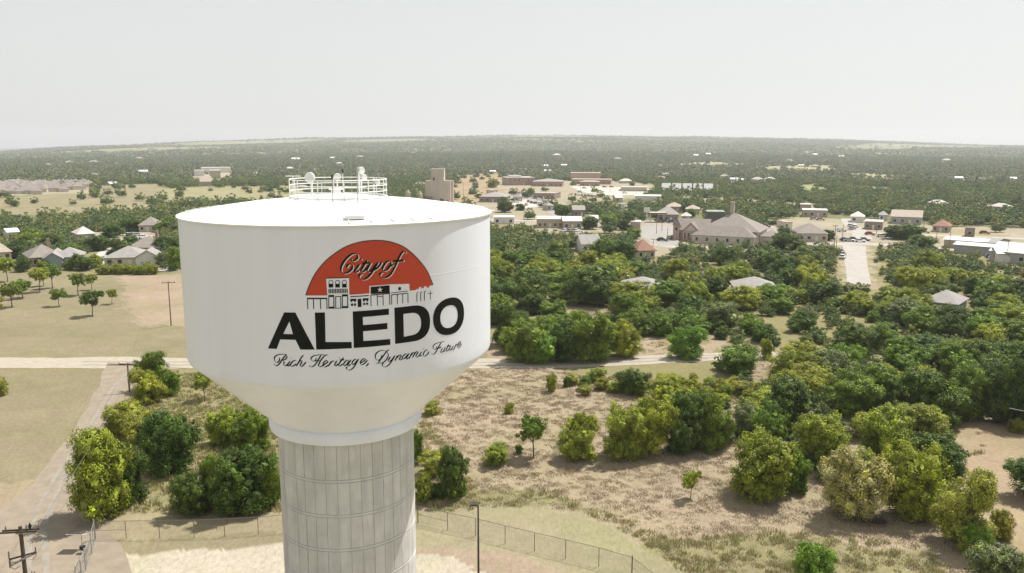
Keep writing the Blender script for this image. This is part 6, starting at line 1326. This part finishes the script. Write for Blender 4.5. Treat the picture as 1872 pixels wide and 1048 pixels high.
def grass_mat(name, c0, c1):
    m, nt, b = newmat(name); oi = N(nt, 'ShaderNodeObjectInfo'); mx = N(nt, 'ShaderNodeMix', data_type='RGBA'); L(nt, oi.outputs['Random'], mx.inputs[0]); mx.inputs[6].default_value = (*c0, 1); mx.inputs[7].default_value = (*c1, 1)
    L(nt, mx.outputs[2], b.inputs['Base Color']); b.inputs['Roughness'].default_value = .9; b.inputs['Specular IOR Level'].default_value = .1; return m
M_dryg = grass_mat('dry_grass_blades', (.47, .385, .28), (.34, .275, .185)); M_weed = grass_mat('green_weed_blades', (.33, .33, .13), (.48, .42, .24))
dry_c = protos('dry_tufts', [tuft_mesh(500 + k, 30, .17, .5, M_dryg, .022) for k in range(4)])
weed_c = protos('weed_tufts', [tuft_mesh(520 + k, 34, .5, .5, M_weed, .03) for k in range(4)])
def fill(poly_px, sp, seed, excl=()):
    P_ = np.array([p[:2] for p in GP(poly_px)]); q = np.random.default_rng(seed); x0, y0 = P_.min(0); x1, y1 = P_.max(0); n = int((x1 - x0) * (y1 - y0) / sp ** 2)
    X = q.uniform(x0, x1, n); Y = q.uniform(y0, y1, n); k = inpoly(X, Y, P_)
    clump = np.sin(X * .9 + 2 * np.sin(Y * .7)) + np.sin(Y * 1.1 + 1.7 * np.sin(X * .5)) + q.normal(0, .7, n); k &= clump > -.9
    for e in excl: k &= ~inpoly(X, Y, GP(e))
    return np.stack([X[k], Y[k], np.zeros(k.sum())], 1)
MOWN = [(760, 936), (880, 926), (980, 926), (1060, 936), (1120, 958), (1190, 1000), (1270, 1060), (1300, 1160), (740, 1160)]
LOT = [(1690, 800), (1740, 780), (1800, 762), (1900, 752), (2200, 760), (2200, 1100), (1860, 1060), (1790, 940), (1720, 860)]
dp = [fill([(765, 676), (1000, 676), (1160, 706), (1420, 760), (1700, 800), (1830, 1000), (1830, 1110), (1280, 1100), (760, 935)], .55, 1, [MOWN, LOT]),
      fill([(1025, 548), (1115, 560), (1100, 578), (1050, 588), (1030, 570)], 1.0, 2), fill([(1165, 608), (1215, 612), (1225, 648), (1165, 650)], .9, 3), fill([(1388, 622), (1420, 640), (1400, 700), (1370, 690)], .9, 7)]
dp = np.concatenate(dp); s = q.uniform(.5, 1.25, len(dp))
scatter_obj('dry_grass', dp, np.stack([s, s, s * q.uniform(.6, 1.3, len(dp))], 1), q.uniform(0, 6.28, len(dp)), dry_c, 'pinkish dry grass covering the field right of the tower', 'grass')
wp = np.concatenate([fill([(280, 690), (520, 670), (540, 936), (180, 940), (150, 900), (225, 790)], .55, 4), fill([(1180, 985), (1420, 972), (1700, 1000), (1790, 1090), (1280, 1100)], .75, 5, [MOWN]),
      fill([(770, 905), (1000, 900), (1150, 940), (1290, 1060), (1262, 1062), (1190, 1003), (1120, 962), (1060, 940), (980, 930), (880, 930), (765, 940)], .95, 6), fill([(770, 760), (860, 860), (870, 910), (765, 930)], .6, 8), fill([(1020, 682), (1180, 690), (1420, 720), (1400, 750), (1170, 712)], .6, 9), fill([(1690, 840), (1790, 790), (1810, 850), (1740, 880)], 1.3, 10)])
s = q.uniform(.45, 1.1, len(wp))
scatter_obj('weeds', wp, np.stack([s, s, s * q.uniform(.6, 1.3, len(wp))], 1), q.uniform(0, 6.28, len(wp)), weed_c, 'tall yellow-green weeds along the mown edges and thickets', 'weeds')

# ------------------------------------------------------------------ haze
hb = MB(); hb.box((0, 5000, 130), (26000, 24000, 420), M_wire); hz = hb.build('haze'); tag(hz, kind='stuff')
hz.location = (0, 0, 0); hz.data.materials.clear()
hm = bpy.data.materials.new('haze_air'); hm.use_nodes = True; nt = hm.node_tree; nt.nodes.clear(); oo = nt.nodes.new('ShaderNodeOutputMaterial'); pv = nt.nodes.new('ShaderNodeVolumePrincipled')
pv.inputs['Color'].default_value = (.93, .96, 1.0, 1); pv.inputs['Density'].default_value = 1.3e-4; pv.inputs['Anisotropy'].default_value = .2; L(nt, pv.outputs[0], oo.inputs['Volume'])
hz.data.materials.append(hm)
